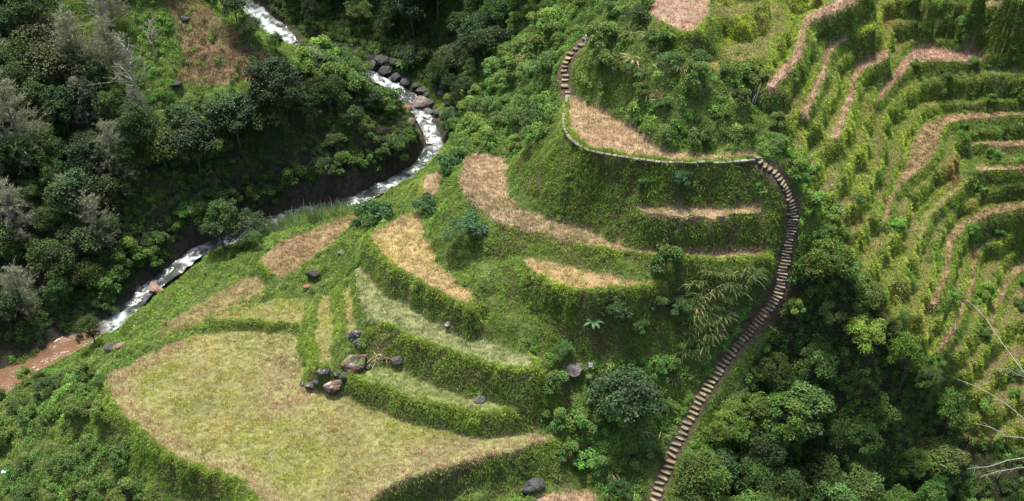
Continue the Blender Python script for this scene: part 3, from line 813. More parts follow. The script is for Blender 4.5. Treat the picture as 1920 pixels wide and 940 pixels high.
def broad_tree(kind, H, R, ncl, nlf, leaf, col, trunk_r=.16, flat=.75, clr=(.5, .95), amt=.22):
    """trunk with limbs, crown of leaf clusters in an uneven volume; returns two meshes"""
    tr = Soup()
    tk = limb((0, 0, -.8), (rng.normal() * .3, rng.normal() * .3, H * .62), 8, .05)
    tr.tube(tk, np.linspace(trunk_r, trunk_r * .45, 8), 7)
    cen = []
    for i in range(ncl):
        for _ in range(20):
            d = unit(rng.normal(size=3)); d[2] = abs(d[2]) * 1.35 - .62
            r = rng.uniform(.45, 1.0) ** .6
            c = np.array([d[0] * R * r, d[1] * R * r, H * .62 + d[2] * R * flat * r + rng.normal() * .15])
            if all(np.linalg.norm(c - q) > .42 * R * .75 for q in cen): break
        cen.append(c)
    cen = np.array(cen)
    for c in cen[::2]:
        a = tk[rng.integers(3, 8)]
        tr.tube(limb(a, c, 5, .1), np.linspace(trunk_r * .35, .02, 5), 4)
    cr = rng.uniform(clr[0], clr[1], ncl) * R / 2.3
    Rr = np.repeat(np.arange(ncl), nlf); m = len(Rr)
    d = unit(rng.normal(size=(m, 3)) + np.array([0, 0, .55]))
    squash = np.array([1, 1, .72])
    pos = cen[Rr] + d * squash * (cr[Rr] * rng.uniform(.35, 1.08, m) ** .55)[:, None]
    nd = unit(d * .7 + np.array([0, 0, .5]) + rng.normal(size=(m, 3)) * .4)
    dr = unit(np.cross(nd, rng.normal(size=(m, 3))) + d * .6 + np.array([0, 0, -.3]))
    cc = jitter(col, ncl, amt)[Rr] * np.exp(rng.normal(0, .16, (m, 1)))
    sz = leaf * rng.uniform(.6, 1.3, m)
    v, s_, l_, c_ = leaves(pos, dr, nd, sz, sz * .6, np.clip(cc, .004, .6))
    cw = Soup(); cw.add(v, s_, l_, c_)
    return tr.mesh(kind + '_trunk', True), cw.mesh(kind + '_crown')

def feather_tree(kind, H, R, col, n_br=70, per=90, L=.35, W=.028, up=.35):
    """feathery or half-bare tree: many rising boughs with fine twigs"""
    tr = Soup(); cw = Soup()
    tk = limb((0, 0, -.8), (rng.normal() * .3, rng.normal() * .3, H), 10, .03)
    tr.tube(tk, np.linspace(.15, .03, 10), 6)
    for i in range(n_br):
        h = rng.uniform(.22, .98); k = h * 9
        a = tk[int(k)] + (tk[min(9, int(k) + 1)] - tk[int(k)]) * (k - int(k))
        az = rng.uniform(0, 2 * math.pi); ln = R * (1.15 - h * .85) * rng.uniform(.6, 1.1)
        d = np.array([math.cos(az), math.sin(az), up + .3 * rng.random()])
        br = limb(a, a + d * ln, 7, .1)
        tr.tube(br, np.linspace(.045, .012, 7), 3)
        for _ in range(3):
            q = br[rng.integers(2, 6)]
            sub = limb(q, q + (d + rng.normal(size=3) * .7) * ln * .4, 4, .1)
            tr.tube(sub, np.linspace(.02, .008, 4), 3)
            br = np.concatenate([br, sub])
        if per:
            R_ = rng.integers(1, len(br), per)
            P = br[R_] + rng.normal(size=(per, 3)) * .09
            D = d + rng.normal(size=(per, 3)) * .7
            v, s_, l_, c_ = blades(P, D, L * rng.uniform(.5, 1.2, per), W, .25, jitter(col, per, .15), segs=1)
            cw.add(v, s_, l_, c_)
    return tr.mesh(kind + '_trunk', True), (cw.mesh(kind + '_crown') if per else None)

def reed_mesh(kind, nb, L, W, col, dry, lean=.75, droop=.42, segs=4, r=.22):
    P = rng.normal(size=(nb, 3)) * r; P[:, 2] = -abs(P[:, 2]) * .3 - .1
    D = unit(np.stack([rng.normal(size=nb) * lean, rng.normal(size=nb) * lean, np.ones(nb)], 1))
    c = jitter(col, nb, .2); k = rng.random(nb) < dry
    c[k] = jitter((.42, .33, .19), int(k.sum()), .2)
    s = Soup(); s.add(*blades(P, D, L * rng.uniform(.6, 1.15, nb), W, droop, c, segs=segs))
    return s.mesh(kind)

def fern_mesh(kind, nf, L, col, trunk_h=0.0):
    """tree fern: a rosette of arching fronds, each a rib with rows of leaflets"""
    s = Soup()
    for i in range(nf):
        az = 2 * math.pi * (i + .3 * rng.random()) / nf
        t = np.linspace(0, 1, 16)
        rad = L * t * rng.uniform(.85, 1.05); zz = trunk_h + L * (.42 * t - .62 * t * t)
        P = np.stack([rad * math.cos(az), rad * math.sin(az), zz], 1)
        D = unit(np.gradient(P, axis=0)); Sd = unit(np.cross(D, [0, 0, 1.0])); 
        for sg in (-1, 1):
            for q in range(1, 16):
                ln = L * .26 * math.sin(math.pi * min(1, t[q] * .85 + .12)) + .04
                s.add(*leaves(P[q:q + 1], (Sd[q:q + 1] * sg + D[q:q + 1] * .4), np.cross(Sd, D)[q:q + 1], ln, L * .075, jitter(col, 1, .1)))
    return s.mesh(kind)

SGP = [(1270,490),(1450,490),(1465,530),(1440,600),(1380,660),(1320,700),(1265,670),(1280,590)]
def place(kind, meshes, x, y, z, scale, rot, color, label, cat, group, matl=(None, None), parts=('trunk', 'crown')):
    """a thing at (x, y, z) whose parts share the meshes of its kind"""
    if isinstance(meshes, tuple):
        e = bpy.data.objects.new(kind, None); COL.objects.link(e); e.empty_display_size = .3
        for me, pn, mt in zip(meshes, parts, matl):
            if me is None: continue
            o = link(pn, me, mt, e); o.color = (*color, 1)
    else:
        e = link(kind, meshes, matl[0]); e.color = (*color, 1)
    e.location = (x, y, z); e.rotation_euler = (0, 0, rot)
    e.scale = (scale,) * 3 if np.isscalar(scale) else scale
    e['label'] = label; e['category'] = cat
    if group: e['group'] = group
    return e

DARK = (.046, .092, .020)
BT = [broad_tree('broadleaf_tree', 7.0, 2.5, 26, 210, .23, DARK),
      broad_tree('broadleaf_tree', 6.2, 2.2, 22, 220, .20, (.058, .108, .018)),
      broad_tree('broadleaf_tree', 8.0, 2.3, 28, 200, .24, (.038, .080, .022), flat=1.15),
      broad_tree('broadleaf_tree', 6.5, 2.9, 30, 190, .27, (.060, .098, .022), flat=.6),
      broad_tree('broadleaf_tree', 7.4, 2.2, 24, 220, .21, (.052, .112, .018), flat=1.0)]
SH = [broad_tree('shrub', 1.7, 1.25, 12, 300, .13, (.075, .14, .032), .06, .8),
      broad_tree('shrub', 1.5, 1.1, 10, 280, .15, (.085, .17, .028), .06, .7),
      broad_tree('shrub', 1.9, 1.2, 11, 280, .17, (.11, .19, .035), .06, .8)]
FT = [feather_tree('feathery_tree', 10.5, 3.2, (.30, .32, .19), 90, 110, W=.045),
      feather_tree('feathery_tree', 8.5, 2.8, (.33, .34, .22), 70, 90, W=.04)]
BARE = [feather_tree('bare_tree', 7.5, 2.4, None, 34, 0, up=.7)[0], feather_tree('bare_tree', 6.0, 2.0, None, 24, 0, up=.8)[0]]
REED = [reed_mesh('silvergrass_clump', 120, 2.0, .075, (.20, .27, .085), .18),
        reed_mesh('silvergrass_clump', 100, 1.7, .085, (.24, .30, .10), .3),
        reed_mesh('silvergrass_clump', 120, 1.5, .07, (.15, .24, .06), .12)]
FERN = [fern_mesh('tree_fern', 11, 1.9, (.09, .22, .035)), fern_mesh('tree_fern', 9, 1.6, (.12, .27, .04))]

ORD = ['first', 'second', 'third', 'fourth', 'fifth', 'sixth', 'seventh', 'eighth', 'ninth', 'tenth', 'eleventh', 'twelfth', 'thirteenth', 'fourteenth', 'fifteenth', 'sixteenth', 'seventeenth', 'eighteenth', 'nineteenth', 'twentieth']
ORD += ['twenty-' + o for o in ORD[:9]] + ['thirtieth'] + ['thirty-' + o for o in ORD[:9]]
RIVPX = [(p[0], p[1]) for p in RIVER]

def name_all(gr, prefix):
    for wn_, lst in gr.items():
        lst.sort(key=lambda a: a[1])
        nr = 1 if len(lst) <= 9 else (2 if len(lst) <= 18 else 3 if len(lst) <= 36 else 4)
        rows = {1: [''], 2: [' upper row,', ' lower row,'], 3: [' upper row,', ' middle row,', ' lower row,'], 4: [' top row,', ' second row,', ' third row,', ' bottom row,']}[nr]
        for r in range(nr):
            part = sorted(lst[r * len(lst) // nr:(r + 1) * len(lst) // nr], key=lambda a: a[0])
            for i, q in enumerate(part):
                lb_ = (f"{prefix} {wn_}" if len(lst) == 1 else f"{prefix} {wn_},{rows[r]} {ORD[i]} from left")
                if len(lb_.replace('-', ' ').split()) > 16: lb_ = lb_.replace(' from left', '').replace(' row,', ' row')
                yield lb_, q[2]

def poisson(zone, dmin, tries, hoff, ex=None):
    """well spaced spots on the ground whose crown centre falls in a region of the photograph"""
    out = []
    poly = np.array(ZONE[zone]) if isinstance(zone, str) else np.array(zone)
    ys, xs = np.nonzero(in_poly(GPX, GPY - hoff * 17, [tuple(p) for p in poly]) & VIEW & (tid < 0) & (rdist > 2.0) & (sdist > 1.4))
    if not len(ys): return out
    o = rng.permutation(len(ys))[:tries]
    for j, i in zip(ys[o], xs[o]):
        x, y = gx[i], gy[j]
        if ex is not None and ex(x, y, Z[j, i]): continue
        if all((x - a) ** 2 + (y - b) ** 2 > dmin * dmin for a, b, _ in out): out.append((x, y, Z[j, i]))
    return out

OPENW = [[(205,625),(240,580),(290,540),(365,480),(440,448)], [(500,415),(560,395),(660,378)], [(720,355),(800,310),(818,268),(800,235),(780,200),(735,165),(690,145)], [(480,35),(510,50),(545,90)], [(0,725),(90,685),(150,650)]]
def covers_river(x, y, z, h, r, f=1.0):
    px, py, d = project(x, y, z + h); rp = r * F / d * f
    for L in OPENW:
        if seg_dist(px, py, L) < rp + 6 or seg_dist(px, py - 30 * h / 4.6, L) < rp * .8: return True
    return False

def forest(zone, dmin, kinds, cmul, smin, smax, prefix, where, hoff=2.6, check=True, group=None, tries=4000, ex=None, lift=0):
    pts = poisson(zone, dmin, tries, hoff, ex)
    keep = []
    for (x, y, z) in pts:
        k = int(rng.integers(len(kinds))); s = rng.uniform(smin, smax)
        if check and rdist[cell(x, y)] < 3.6: continue
        if check and rdist[cell(x, y)] < 5: s = min(s, .6)
        if check and covers_river(x, y, z, 4.6 * s, 2.4 * s): 
            s *= .5
            if covers_river(x, y, z, 4.6 * s, 2.4 * s): continue
        keep.append((x, y, z, k, s))
    # name them by the landmark they stand beside, then by their order there
    groups = {}
    for t in keep:
        px, py, _ = project(t[0], t[1], t[2] + 4)
        best = min(where, key=lambda w: (w[0] - px) ** 2 + (w[1] - py) ** 2)
        groups.setdefault(best[2], []).append((px, py, t))
    for lb, (x, y, z, k, s) in name_all(groups, prefix):
        if True:
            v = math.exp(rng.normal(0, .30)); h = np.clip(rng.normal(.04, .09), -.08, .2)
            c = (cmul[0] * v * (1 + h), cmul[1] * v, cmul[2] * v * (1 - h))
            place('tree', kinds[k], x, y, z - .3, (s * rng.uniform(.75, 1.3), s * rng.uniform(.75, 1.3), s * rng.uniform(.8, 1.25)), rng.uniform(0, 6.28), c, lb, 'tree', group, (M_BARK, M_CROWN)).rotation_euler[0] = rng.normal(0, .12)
    return keep

clear_ex = lambda x, y, z: False
LEFTW = [(30,480,'above the bright fern at the left edge'), (40,640,'over the brown calm water'), (150,560,'on the bank above the brown water'), (110,400,'below the pale half-bare tree'), (230,480,'behind the lowest rapid'),
         (250,330,'under the tall feathery trees'), (330,420,'behind the small white rapids'), (350,260,'below the curving grassy path'), (450,330,'in the middle of the dark bank'), (450,230,'below the brown clearing'),
         (560,300,'above the reed bed'), (560,210,'at the foot of the brown clearing'), (660,300,'above the dark pool of the river'), (700,220,'on the point above the river bend'), (90,200,'among the feathery grey trees'), (160,120,'left of the brown clearing'), (60,320,'beside the grey feathery tree at the left edge')]
forest('forest_left', 2.55, BT, (.80, .82, .8), .6, 1.12, 'dark tree', LEFTW, group='trees in the riverside forest')
TOPW = [(600,20,'right of the waterfall'), (700,50,'above the river boulders'), (800,30,'on the far bank at the top of the photo'), (850,110,'above the bright tree fern'), (640,-20,'high on the far bank'), (920,60,'between the gully and the knoll'), (500,-20,'above the waterfall')]
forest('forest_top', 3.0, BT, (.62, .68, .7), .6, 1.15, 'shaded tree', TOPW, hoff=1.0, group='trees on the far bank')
TRW = [(1530,560,'just right of the stairs'), (1480,640,'right of the stairs bend'), (1600,600,'on the upper right of the thicket'), (1420,720,'beside the lower stairs'), (1560,700,'in the middle of the thicket'), (1680,680,'on the right side of the thicket'),
       (1380,830,'beside the foot of the stairs'), (1480,860,'above the bright tree fern'), (1620,820,'above the dark hollow'), (1740,800,'on the right above the hollow'), (1330,920,'at the bottom edge by the stairs'), (1500,940,'at the bottom edge below the thicket'), (1700,930,'at the bottom edge below the hollow'), (1860,920,'at the bottom right corner')]
HEAP = [(1770,800),(1990,800),(1990,930),(1770,930)]
sx = lambda x, y, z: bool(in_poly(*project(x, y, z + 3)[:2], HEAP)) or bool(in_poly(*project(x, y, z + 5.5)[:2], HEAP)) or sdist[cell(x, y)] < 2.6 or (lambda p: seg_dist(p[0], p[1], [(a[0], a[1]) for a in STAIR]) < 66)(project(x, y, z + 3)[:2]) or (lambda p: seg_dist(p[0], p[1], [(a[0], a[1]) for a in STAIR]) < 56)(project(x, y, z + 5)[:2])
forest('trees_right', 2.5, BT, (1.3, 1.3, 1.1), .6, 1.05, 'glossy tree', TRW, hoff=2.2, check=False, group='trees in the thicket right of the stairs', ex=sx)

# shrubs: blue-green ones that stand out, each surveyed
def at_px(px, py): return ground_hit(px, py)
def single(kind, meshes, px, py, s, col, label, cat, mats=(M_BARK, M_CROWN), group=None, sink=.15):
    x, y, z = at_px(px, py)
    return place(kind, meshes, x, y, z - sink, s, rng.uniform(0, 6.28), col, label, cat, group, mats)
BLUE = (.75, .95, 1.35)
G_B = 'blue-green shrubs on the terraces'
single('shrub', SH[0], 704, 428, 1.75, (.6, .85, 1.1), 'large blue-green bush at the upper tip of the wedge-shaped golden paddy', 'shrub', group=G_B)
single('shrub', SH[1], 796, 402, 1.25, (.6, .8, 1.1), 'dark bush between the golden paddy and the tiny reddish paddy', 'shrub', group=G_B)
single('shrub', SH[0], 876, 448, 1.45, (.8, 1.0, 1.6), 'bluish bush on the bank below the square end of the tan paddy', 'shrub', group=G_B)
single('shrub', SH[1], 840, 322, 1.5, (.6, .8, 1.1), 'dark bush right of the white river bend', 'shrub', group=G_B)
single('shrub', SH[0], 1275, 352, .8, (.55, .75, 1.0), 'small dark bush growing on the tall bank under the stone path', 'shrub', group=G_B)
single('shrub', SH[1], 1207, 350, .6, (.7, .9, 1.0), 'smaller green bush growing on the tall bank under the stone path', 'shrub', group=G_B)
single('tree', BT[3], 1168, 790, (.95, .95, .95), (.72, .85, 1.25), 'broad dark blue-green bushy tree behind the twin grey boulders', 'tree')
single('tree', BT[0], 845, 255, .62, (.9, 1.15, 1.7), 'slender blue-green tree over the river boulders', 'tree')
FE = [(45,330,1.15,'tall feathery grey-green tree at the left edge, upper one'), (30,470,1.0,'feathery grey tree at the left edge, lower one'), (150,170,.95,'feathery grey tree under the bright slope'), (165,250,.8,'feathery tree left of the brown clearing with dark gap behind'), (230,350,.8,'half-bare feathery tree in the middle of the left forest'), (130,420,.7,'pale half-bare tree with twiggy top in the left forest'), (215,150,.75,'feathery grey tree beside the clearing'), (60,600,.85,'feathery grey tree above the brown water'), (190,480,.75,'feathery grey tree in the middle of the left forest, low one'), (262,240,.6,'feathery tree at the lower corner of the bright grassy slope'), (215,60,.7,'feathery tree at the top of the bright grassy slope'), (500,185,.55,'flat-topped grey-green tree in the brown clearing')]
for j, (px, py, s, lb) in enumerate(FE):
    single('tree', FT[j % 2], px, py, s, (1, 1, 1), lb, 'tree', (M_GREYBARK, M_CROWN), 'feathery grey trees')
BR = [(262,185,1.1,'bare white tree with forked branches in front of the clearing'), (290,110,.8,'bare thin tree on the edge of the brown clearing'), (485,190,.6,'bare crooked sapling below the brown clearing'), (600,150,.75,'bare leaning sapling right of the waterfall'), (195,60,.9,'bare pale tree at the top left beside the dark opening'), (25,150,.9,'bare pale trunk at the upper left corner'), (560,180,.5,'short bare sapling over the dark bank'), (1560,940,.45,'little bare sapling at the bottom edge')]
for j, (px, py, s, lb) in enumerate(BR):
    x, y, z = at_px(px, py)
    place('bare_tree', BARE[j % 2], x, y, z, s, rng.uniform(0, 6.28), (1, 1, 1), lb, 'tree', 'bare pale trees', (M_PALE,))

# broadleaf shrubs scattered on the knoll and along the lower bank
def shrubs(zone, dmin, kinds, cmul, smin, smax, where, prefix, cat, group, mats, tries=900, ex=None, hoff=0, kind='shrub', cvar=.2):
    pts = poisson(zone, dmin, tries, hoff, ex)
    gr = {}
    for t in pts:
        px, py, _ = project(*t)
        best = min(where, key=lambda w: (w[0] - px) ** 2 + (w[1] - py) ** 2)
        gr.setdefault(best[2], []).append((px, py, t))
    for lb, (x, y, z) in name_all(gr, prefix):
        if True:
            v = math.exp(rng.normal(0, cvar)); s = rng.uniform(smin, smax)
            place(kind, kinds[int(rng.integers(len(kinds)))], x, y, z - .1, s, rng.uniform(0, 6.28), (cmul[0] * v, cmul[1] * v, cmul[2] * v), lb, cat, group, mats)
MC = (M_BARK, M_CROWN)
sx2 = lambda x, y, z: sdist[cell(x, y)] < 1.5 or (lambda p: min(seg_dist(p[0], p[1], [(a[0], a[1]) for a in STAIR]) , seg_dist(p[0], p[1], [(a[0], a[1]) for a in UPSTAIR + STONEPATH]) + 8) < 25)(project(x, y, z + 1)[:2])
shrubs('flank', 2.0, SH, (1.25, 1.25, 1.1), .7, 1.4, [(900,180,'on the left flank of the knoll'), (960,90,'near the red-brown bracken patch'), (880,260,'above the river bend'), (1000,20,'at the top of the knoll flank'), (1000,200,'left of the stone path')], 'leafy green shrub', 'shrub', 'shrubs on the knoll', MC, ex=sx2)
shrubs('mound', 2.3, SH, (.95, .95, .9), .6, 1.25, [(1150,60,'on top of the leafy mound'), (1250,130,'below the square pink paddy'), (1330,180,'on the right of the leafy mound'), (1150,150,'above the pink-brown paddy'), (1460,280,'at the head of the long stairs')], 'green shrub', 'shrub', 'shrubs on the leafy mound', MC, ex=sx2)
shrubs('thicket', 2.0, SH, (.8, .95, .95), .7, 1.4, [(1150,650,'near the banana plant'), (1250,620,'under the drooping silvergrass'), (1200,850,'left of the lower stairs'), (1080,800,'right of the wide paddy tip')], 'dark green shrub', 'shrub', 'shrubs left of the long stairs', MC, ex=lambda x, y, z: sx2(x, y, z) or bool(in_poly(*project(x, y, z)[:2], SGP)) or bool(in_poly(*project(x, y, z + .8)[:2], [(1045,655),(1135,655),(1135,760),(1045,760)])) or bool(in_poly(*project(x, y, z + .8)[:2], [(1075,580),(1150,580),(1150,650),(1075,650)])))
shrubs('low_bank', 2.4, SH, (.85, .85, .8), .55, 1.15, [(60,800,'on the lower left bank by the water'), (180,760,'beside the left lip of the wide paddy'), (120,880,'in the bottom left corner'), (300,930,'under the front bank of the wide paddy')], 'green weedy shrub', 'shrub', 'shrubs on the lower left bank', MC)
shrubs('beside_stairs', 1.9, SH, (1.1, 1.15, 1.0), .55, 1.2, [(1480,300,'behind the head of the long stairs'), (1530,420,'right of the upper stairs'), (1570,540,'at the top of the right thicket')], 'bright green shrub', 'shrub', 'shrubs right of the long stairs', MC, ex=sx2)
shrubs('right_banks', 3.6, SH, (1.0, 1.2, .9), .5, .95, [(1720,60,'on the tall dark bank at the top'), (1800,150,'on the leafy bank under the broad pink ledge'), (1860,240,'beside the short straw ledges'), (1880,60,'on the stacked dark banks')], 'round green shrub', 'shrub', 'shrubs on the right banks', MC)
shrubs([(1480,300),(1700,430),(1940,420),(1940,860),(1800,820),(1680,600)], 4.2, SH, (1.0, 1.2, .85), .45, .9, [(1600,420,'on the bright slope right of the stairs'), (1700,520,'on the bright slope above the thicket'), (1850,500,'on the lower right slope'), (1850,720,'near the dead pale branches')], 'small green shrub', 'shrub', 'shrubs on the bright slope', MC)

shrubs([(548,112),(600,118),(660,140),(700,160),(740,182),(760,205),(740,215),(680,190),(600,160),(545,140)], 1.5, SH, (.95, 1.05, .8), 1.2, 1.9, [(600,130,'on the spur crest hiding the upper river'), (700,180,'on the left bank beside the rapids'), (750,210,'on the left bank by the river boulders')], 'leafy shrub', 'shrub', 'shrubs on the left river bank', MC, ex=lambda x, y, z: covers_river(x, y, z, 1.6, 1.3))
shrubs([(200,590),(275,520),(372,440),(430,425),(560,375),(660,350),(730,322),(784,290),(784,262),(700,290),(600,325),(480,372),(372,405),(260,475),(190,545)], 1.7, SH, (.62, .7, .6), 1.0, 1.9, [(240,560,'at the foot of the dark bank near the lowest rapid'), (330,480,'at the foot of the dark bank by the small rapids'), (450,410,'on the dark bank behind the reed bed'), (600,350,'on the dark bank above the quick water'), (740,300,'under the trees at the river bend')], 'dark leafy shrub', 'shrub', 'shrubs at the foot of the dark bank', MC, ex=lambda x, y, z: covers_river(x, y, z, .8, .8, .5))
for px, py, s_, lb in [(392,8,.62,'dark tree left of the waterfall, uppermost'), (420,32,.7,'dark tree left of the waterfall, second from top'), (446,50,.62,'dark tree left of the waterfall, third from top'), (470,72,.5,'small tree just below the left side of the waterfall'), (520,100,.42,'low dark tree under the foot of the waterfall')]:
    single('tree', BT[int(rng.integers(5))], px, py, s_, (.75, .8, .7), lb, 'tree', group='trees beside the waterfall')
# silvergrass: drooping clumps left of the stairs, on the mound, by the river
M_REED = material('silvergrass', .55, .3, obj_color=True, spec=.25)
RW_ = (M_REED,)
shrubs([(1290,500),(1440,495),(1455,530),(1430,590),(1380,640),(1330,680),(1275,660),(1290,590)], .42, REED, (.85, .92, .85), .5, 1.0, [(1350,520,'below the long tan paddy by the stairs'), (1300,520,'at the left end of the drooping thicket'), (1390,600,'above the dark lower stairs'), (1340,570,'in the middle of the drooping thicket'), (1420,560,'overhanging the stairs bend'), (1310,620,'in the drooping thicket, lower part'), (1360,660,'nearest the dark stairs')], 'drooping silvergrass clump', 'grass clump', 'silvergrass clumps by the stairs', RW_, kind='silvergrass_clump', ex=lambda x, y, z: sdist[cell(x, y)] < 1.3)
shrubs([(1130,60),(1230,60),(1290,140),(1300,200),(1240,190),(1150,130)], 1.7, REED, (1, 1, 1), .7, 1.1, [(1150,80,'on top of the leafy mound'), (1260,170,'on the front of the leafy mound')], 'pale silvergrass clump', 'grass clump', 'silvergrass on the leafy mound', RW_, kind='silvergrass_clump')
shrubs([(1195,690),(1260,700),(1270,800),(1190,930),(1120,920),(1150,800)], 1.7, REED, (1, 1, 1), .7, 1.1, [(1230,740,'left of the lower stairs, upper ones'), (1180,870,'left of the lower stairs, lower ones')], 'long-bladed grass clump', 'grass clump', 'long grass left of the lower stairs', RW_, kind='silvergrass_clump', ex=lambda x, y, z: sdist[cell(x, y)] < 1.3)
shrubs([(1270,850),(1340,760),(1370,800),(1340,940),(1240,960)], 2.0, REED, (.9, 1, .9), .6, 1.0, [(1330,800,'right of the lower stairs'), (1290,920,'right of the stairs foot')], 'long-bladed grass clump', 'grass clump', 'long grass right of the lower stairs', RW_, kind='silvergrass_clump', ex=lambda x, y, z: sdist[cell(x, y)] < 1.4)
shrubs([(440,455),(470,420),(560,400),(660,384),(664,396),(560,424),(480,450)], 1.0, [reed_mesh('reed_clump', 60, 1.9, .06, (.17, .26, .11), .08, .22, .08, 3, .35)], (1, 1, 1), .6, 1.0, [(470,430,'by the white rapids, left part of the bed'), (540,410,'in front of the white rapids'), (620,395,'by the rapids, right part of the bed')], 'upright green reed clump', 'reeds', 'reeds along the river', RW_, kind='reed_clump')

for px, py, s, lb in [(762,128,1.1,'bright green tree fern on the far river bank'), (12,470,1.7,'bright green tree fern at the left edge'), (1418,838,1.1,'bright tree fern in the thicket right of the lower stairs'), (975,118,.5,'small fern on the knoll flank'), (370,235,1.0,'tree fern below the curving grassy path'), (1145,72,.7,'yellow-green fern on top of the leafy mound'), (1255,85,.6,'fern under the square pink paddy'), (460,225,1.0,'tree fern at the foot of the brown clearing')]:
    x, y, z = at_px(px, py)
    place('tree_fern', FERN[int(rng.integers(2))], x, y, z + .8, s * .85, rng.uniform(0, 6.28), (1, 1, 1), lb, 'fern', 'tree ferns', (M_LEAF,))

# a red-brown bracken patch and dry thickets
for px, py, s, lb in [(984,118,1.0,'red-brown dead bracken clump on the knoll flank'), (1000,108,.8,'smaller red-brown bracken clump on the knoll flank'), (1236,182,.8,'brown dead bracken clump on the leafy mound')]:
    x, y, z = at_px(px, py)
    place('dead_bracken', reed_mesh('dead_bracken', 130, 1.5, .07, (.27, .14, .08), .3), x, y, z, s, 0, (1, 1, 1), lb, 'bracken', 'dead bracken clumps', RW_)
# ------------------------------------------------------------------ stairs, path, post
def slab(s, c, u, v, w, hw, hd, th, col):
    """a rough flat stone: centre c, across u, along v, up w"""
    n = 10
    ang = np.arange(n) * 2 * math.pi / n + .3
    rx = np.abs(np.cos(ang)) ** .45 * np.sign(np.cos(ang)); ry = np.abs(np.sin(ang)) ** .45 * np.sign(np.sin(ang))
    j = 1 + rng.normal(0, .06, n)
    top = c + (rx * hw * j)[:, None] * u + (ry * hd * j)[:, None] * v + w * th * .5
    bot = top * 1 - w * th + rng.normal(0, .01, (n, 3))
    inner = c + (top - c) * .93 + w * (th * .08); inner += w * rng.normal(0, .006, (n, 1))
    V = np.concatenate([bot, top - w * th * .18, inner])
    lp = []; sz = []
    for r in range(2):
        for i in range(n):
            k = (i + 1) % n
            lp += [r * n + i, r * n + k, (r + 1) * n + k, (r + 1) * n + i]; sz.append(4)
    lp += list(range(2 * n, 3 * n)); sz.append(n)
    s.add(V, sz, lp, col)

M_STEP = material('step_stone', .85, bump=.4, bscale=6, vary=.3, spec=.2)
def staircase(ch, name, label, rise, hw, hd):
    W = chain_world(ch)
    e = bpy.data.objects.new(name, None); COL.objects.link(e)
    e.location = tuple(W[-1 if W[-1, 2] < W[0, 2] else 0]); e['label'] = label; e['category'] = 'stairs'
    bpy.context.view_layer.update()
    inv = np.array(e.location)
    zs = np.arange(max(W[0, 2], W[-1, 2]), min(W[0, 2], W[-1, 2]), -rise)
    P = W if W[0, 2] > W[-1, 2] else W[::-1]
    n = 0
    for z in zs:
        k = int(np.argmax(P[:, 2] <= z + 1e-6))
        a = P[max(0, k - 40)]; b = P[min(len(P) - 1, k + 40)]
        v = b - a; v[2] = 0; v = unit(v)
        u = unit(np.cross(v, [0, 0, 1.0])); 
        u = unit(u + v * rng.normal() * .10 + np.array([0, 0, rng.normal() * .045])); w = unit(np.cross(u, v)) ; w = w if w[2] > 0 else -w
        s = Soup()
        c = np.array([P[k, 0], P[k, 1], z]) + u * rng.normal() * .07 + v * rng.normal() * .02 - inv
        slab(s, c, u, v, w, hw * rng.uniform(.8, 1.1), hd * rng.uniform(.8, 1.15), .11, jitter((.20, .17, .115), 1, .17)[0])
        # the rubble riser below the tread
        slab(s, c - w * .15 + v * hd * -.1, u, v, w, hw * .9, hd * .85, .2, jitter((.06, .045, .032), 1, .12)[0])
        link('step', s.mesh('step'), M_STEP, e); n += 1
    return n
staircase(STAIR, 'stone_staircase', 'long steep flight of stone steps climbing from the bottom edge to the stone path', .262, .47, .155)
staircase(UPSTAIR, 'stone_staircase', 'short flight of worn steps curving up to the small white post', .30, .34, .26)

W = chain_world(STONEPATH)
s = Soup(); L = np.concatenate([[0], np.cumsum(np.linalg.norm(np.diff(W[:, :2], axis=0), axis=1))])
q = 0
while q < L[-1] - .3:
    ln = rng.uniform(.45, .8)
    k = int(np.searchsorted(L, q + ln / 2)); a = W[max(0, k - 12)]; b = W[min(len(W) - 1, k + 12)]
    v = b - a; v[2] = 0; v = unit(v); u = unit(np.cross(v, [0, 0, 1.0]))
    zz = max(float(zat(W[k, 0], W[k, 1])), 19.5) 
    slab(s, np.array([W[k, 0], W[k, 1], zz + .09]) , u, v, np.array([0, 0, 1.0]), .17 * rng.uniform(.8, 1.15), ln * .5, .14, jitter((.175, .165, .12), 1, .2)[0])
    q += ln + .03
link('path', s.mesh('path'), M_STEP, None, kind='structure')

# white post beside the path
x, y, z = ground_hit(1098, 84)
s = Soup(); s.tube([(0, 0, -.2), (0, 0, .5), (.01, 0, 1.05)], [.11, .10, .10], 6, (.62, .60, .54))
o = link('marker_post', s.mesh('marker_post'), material('whitewash', .8, bump=.2), None, label='small whitewashed post at the top of the curving steps', category='post'); o.location = (x, y, z)

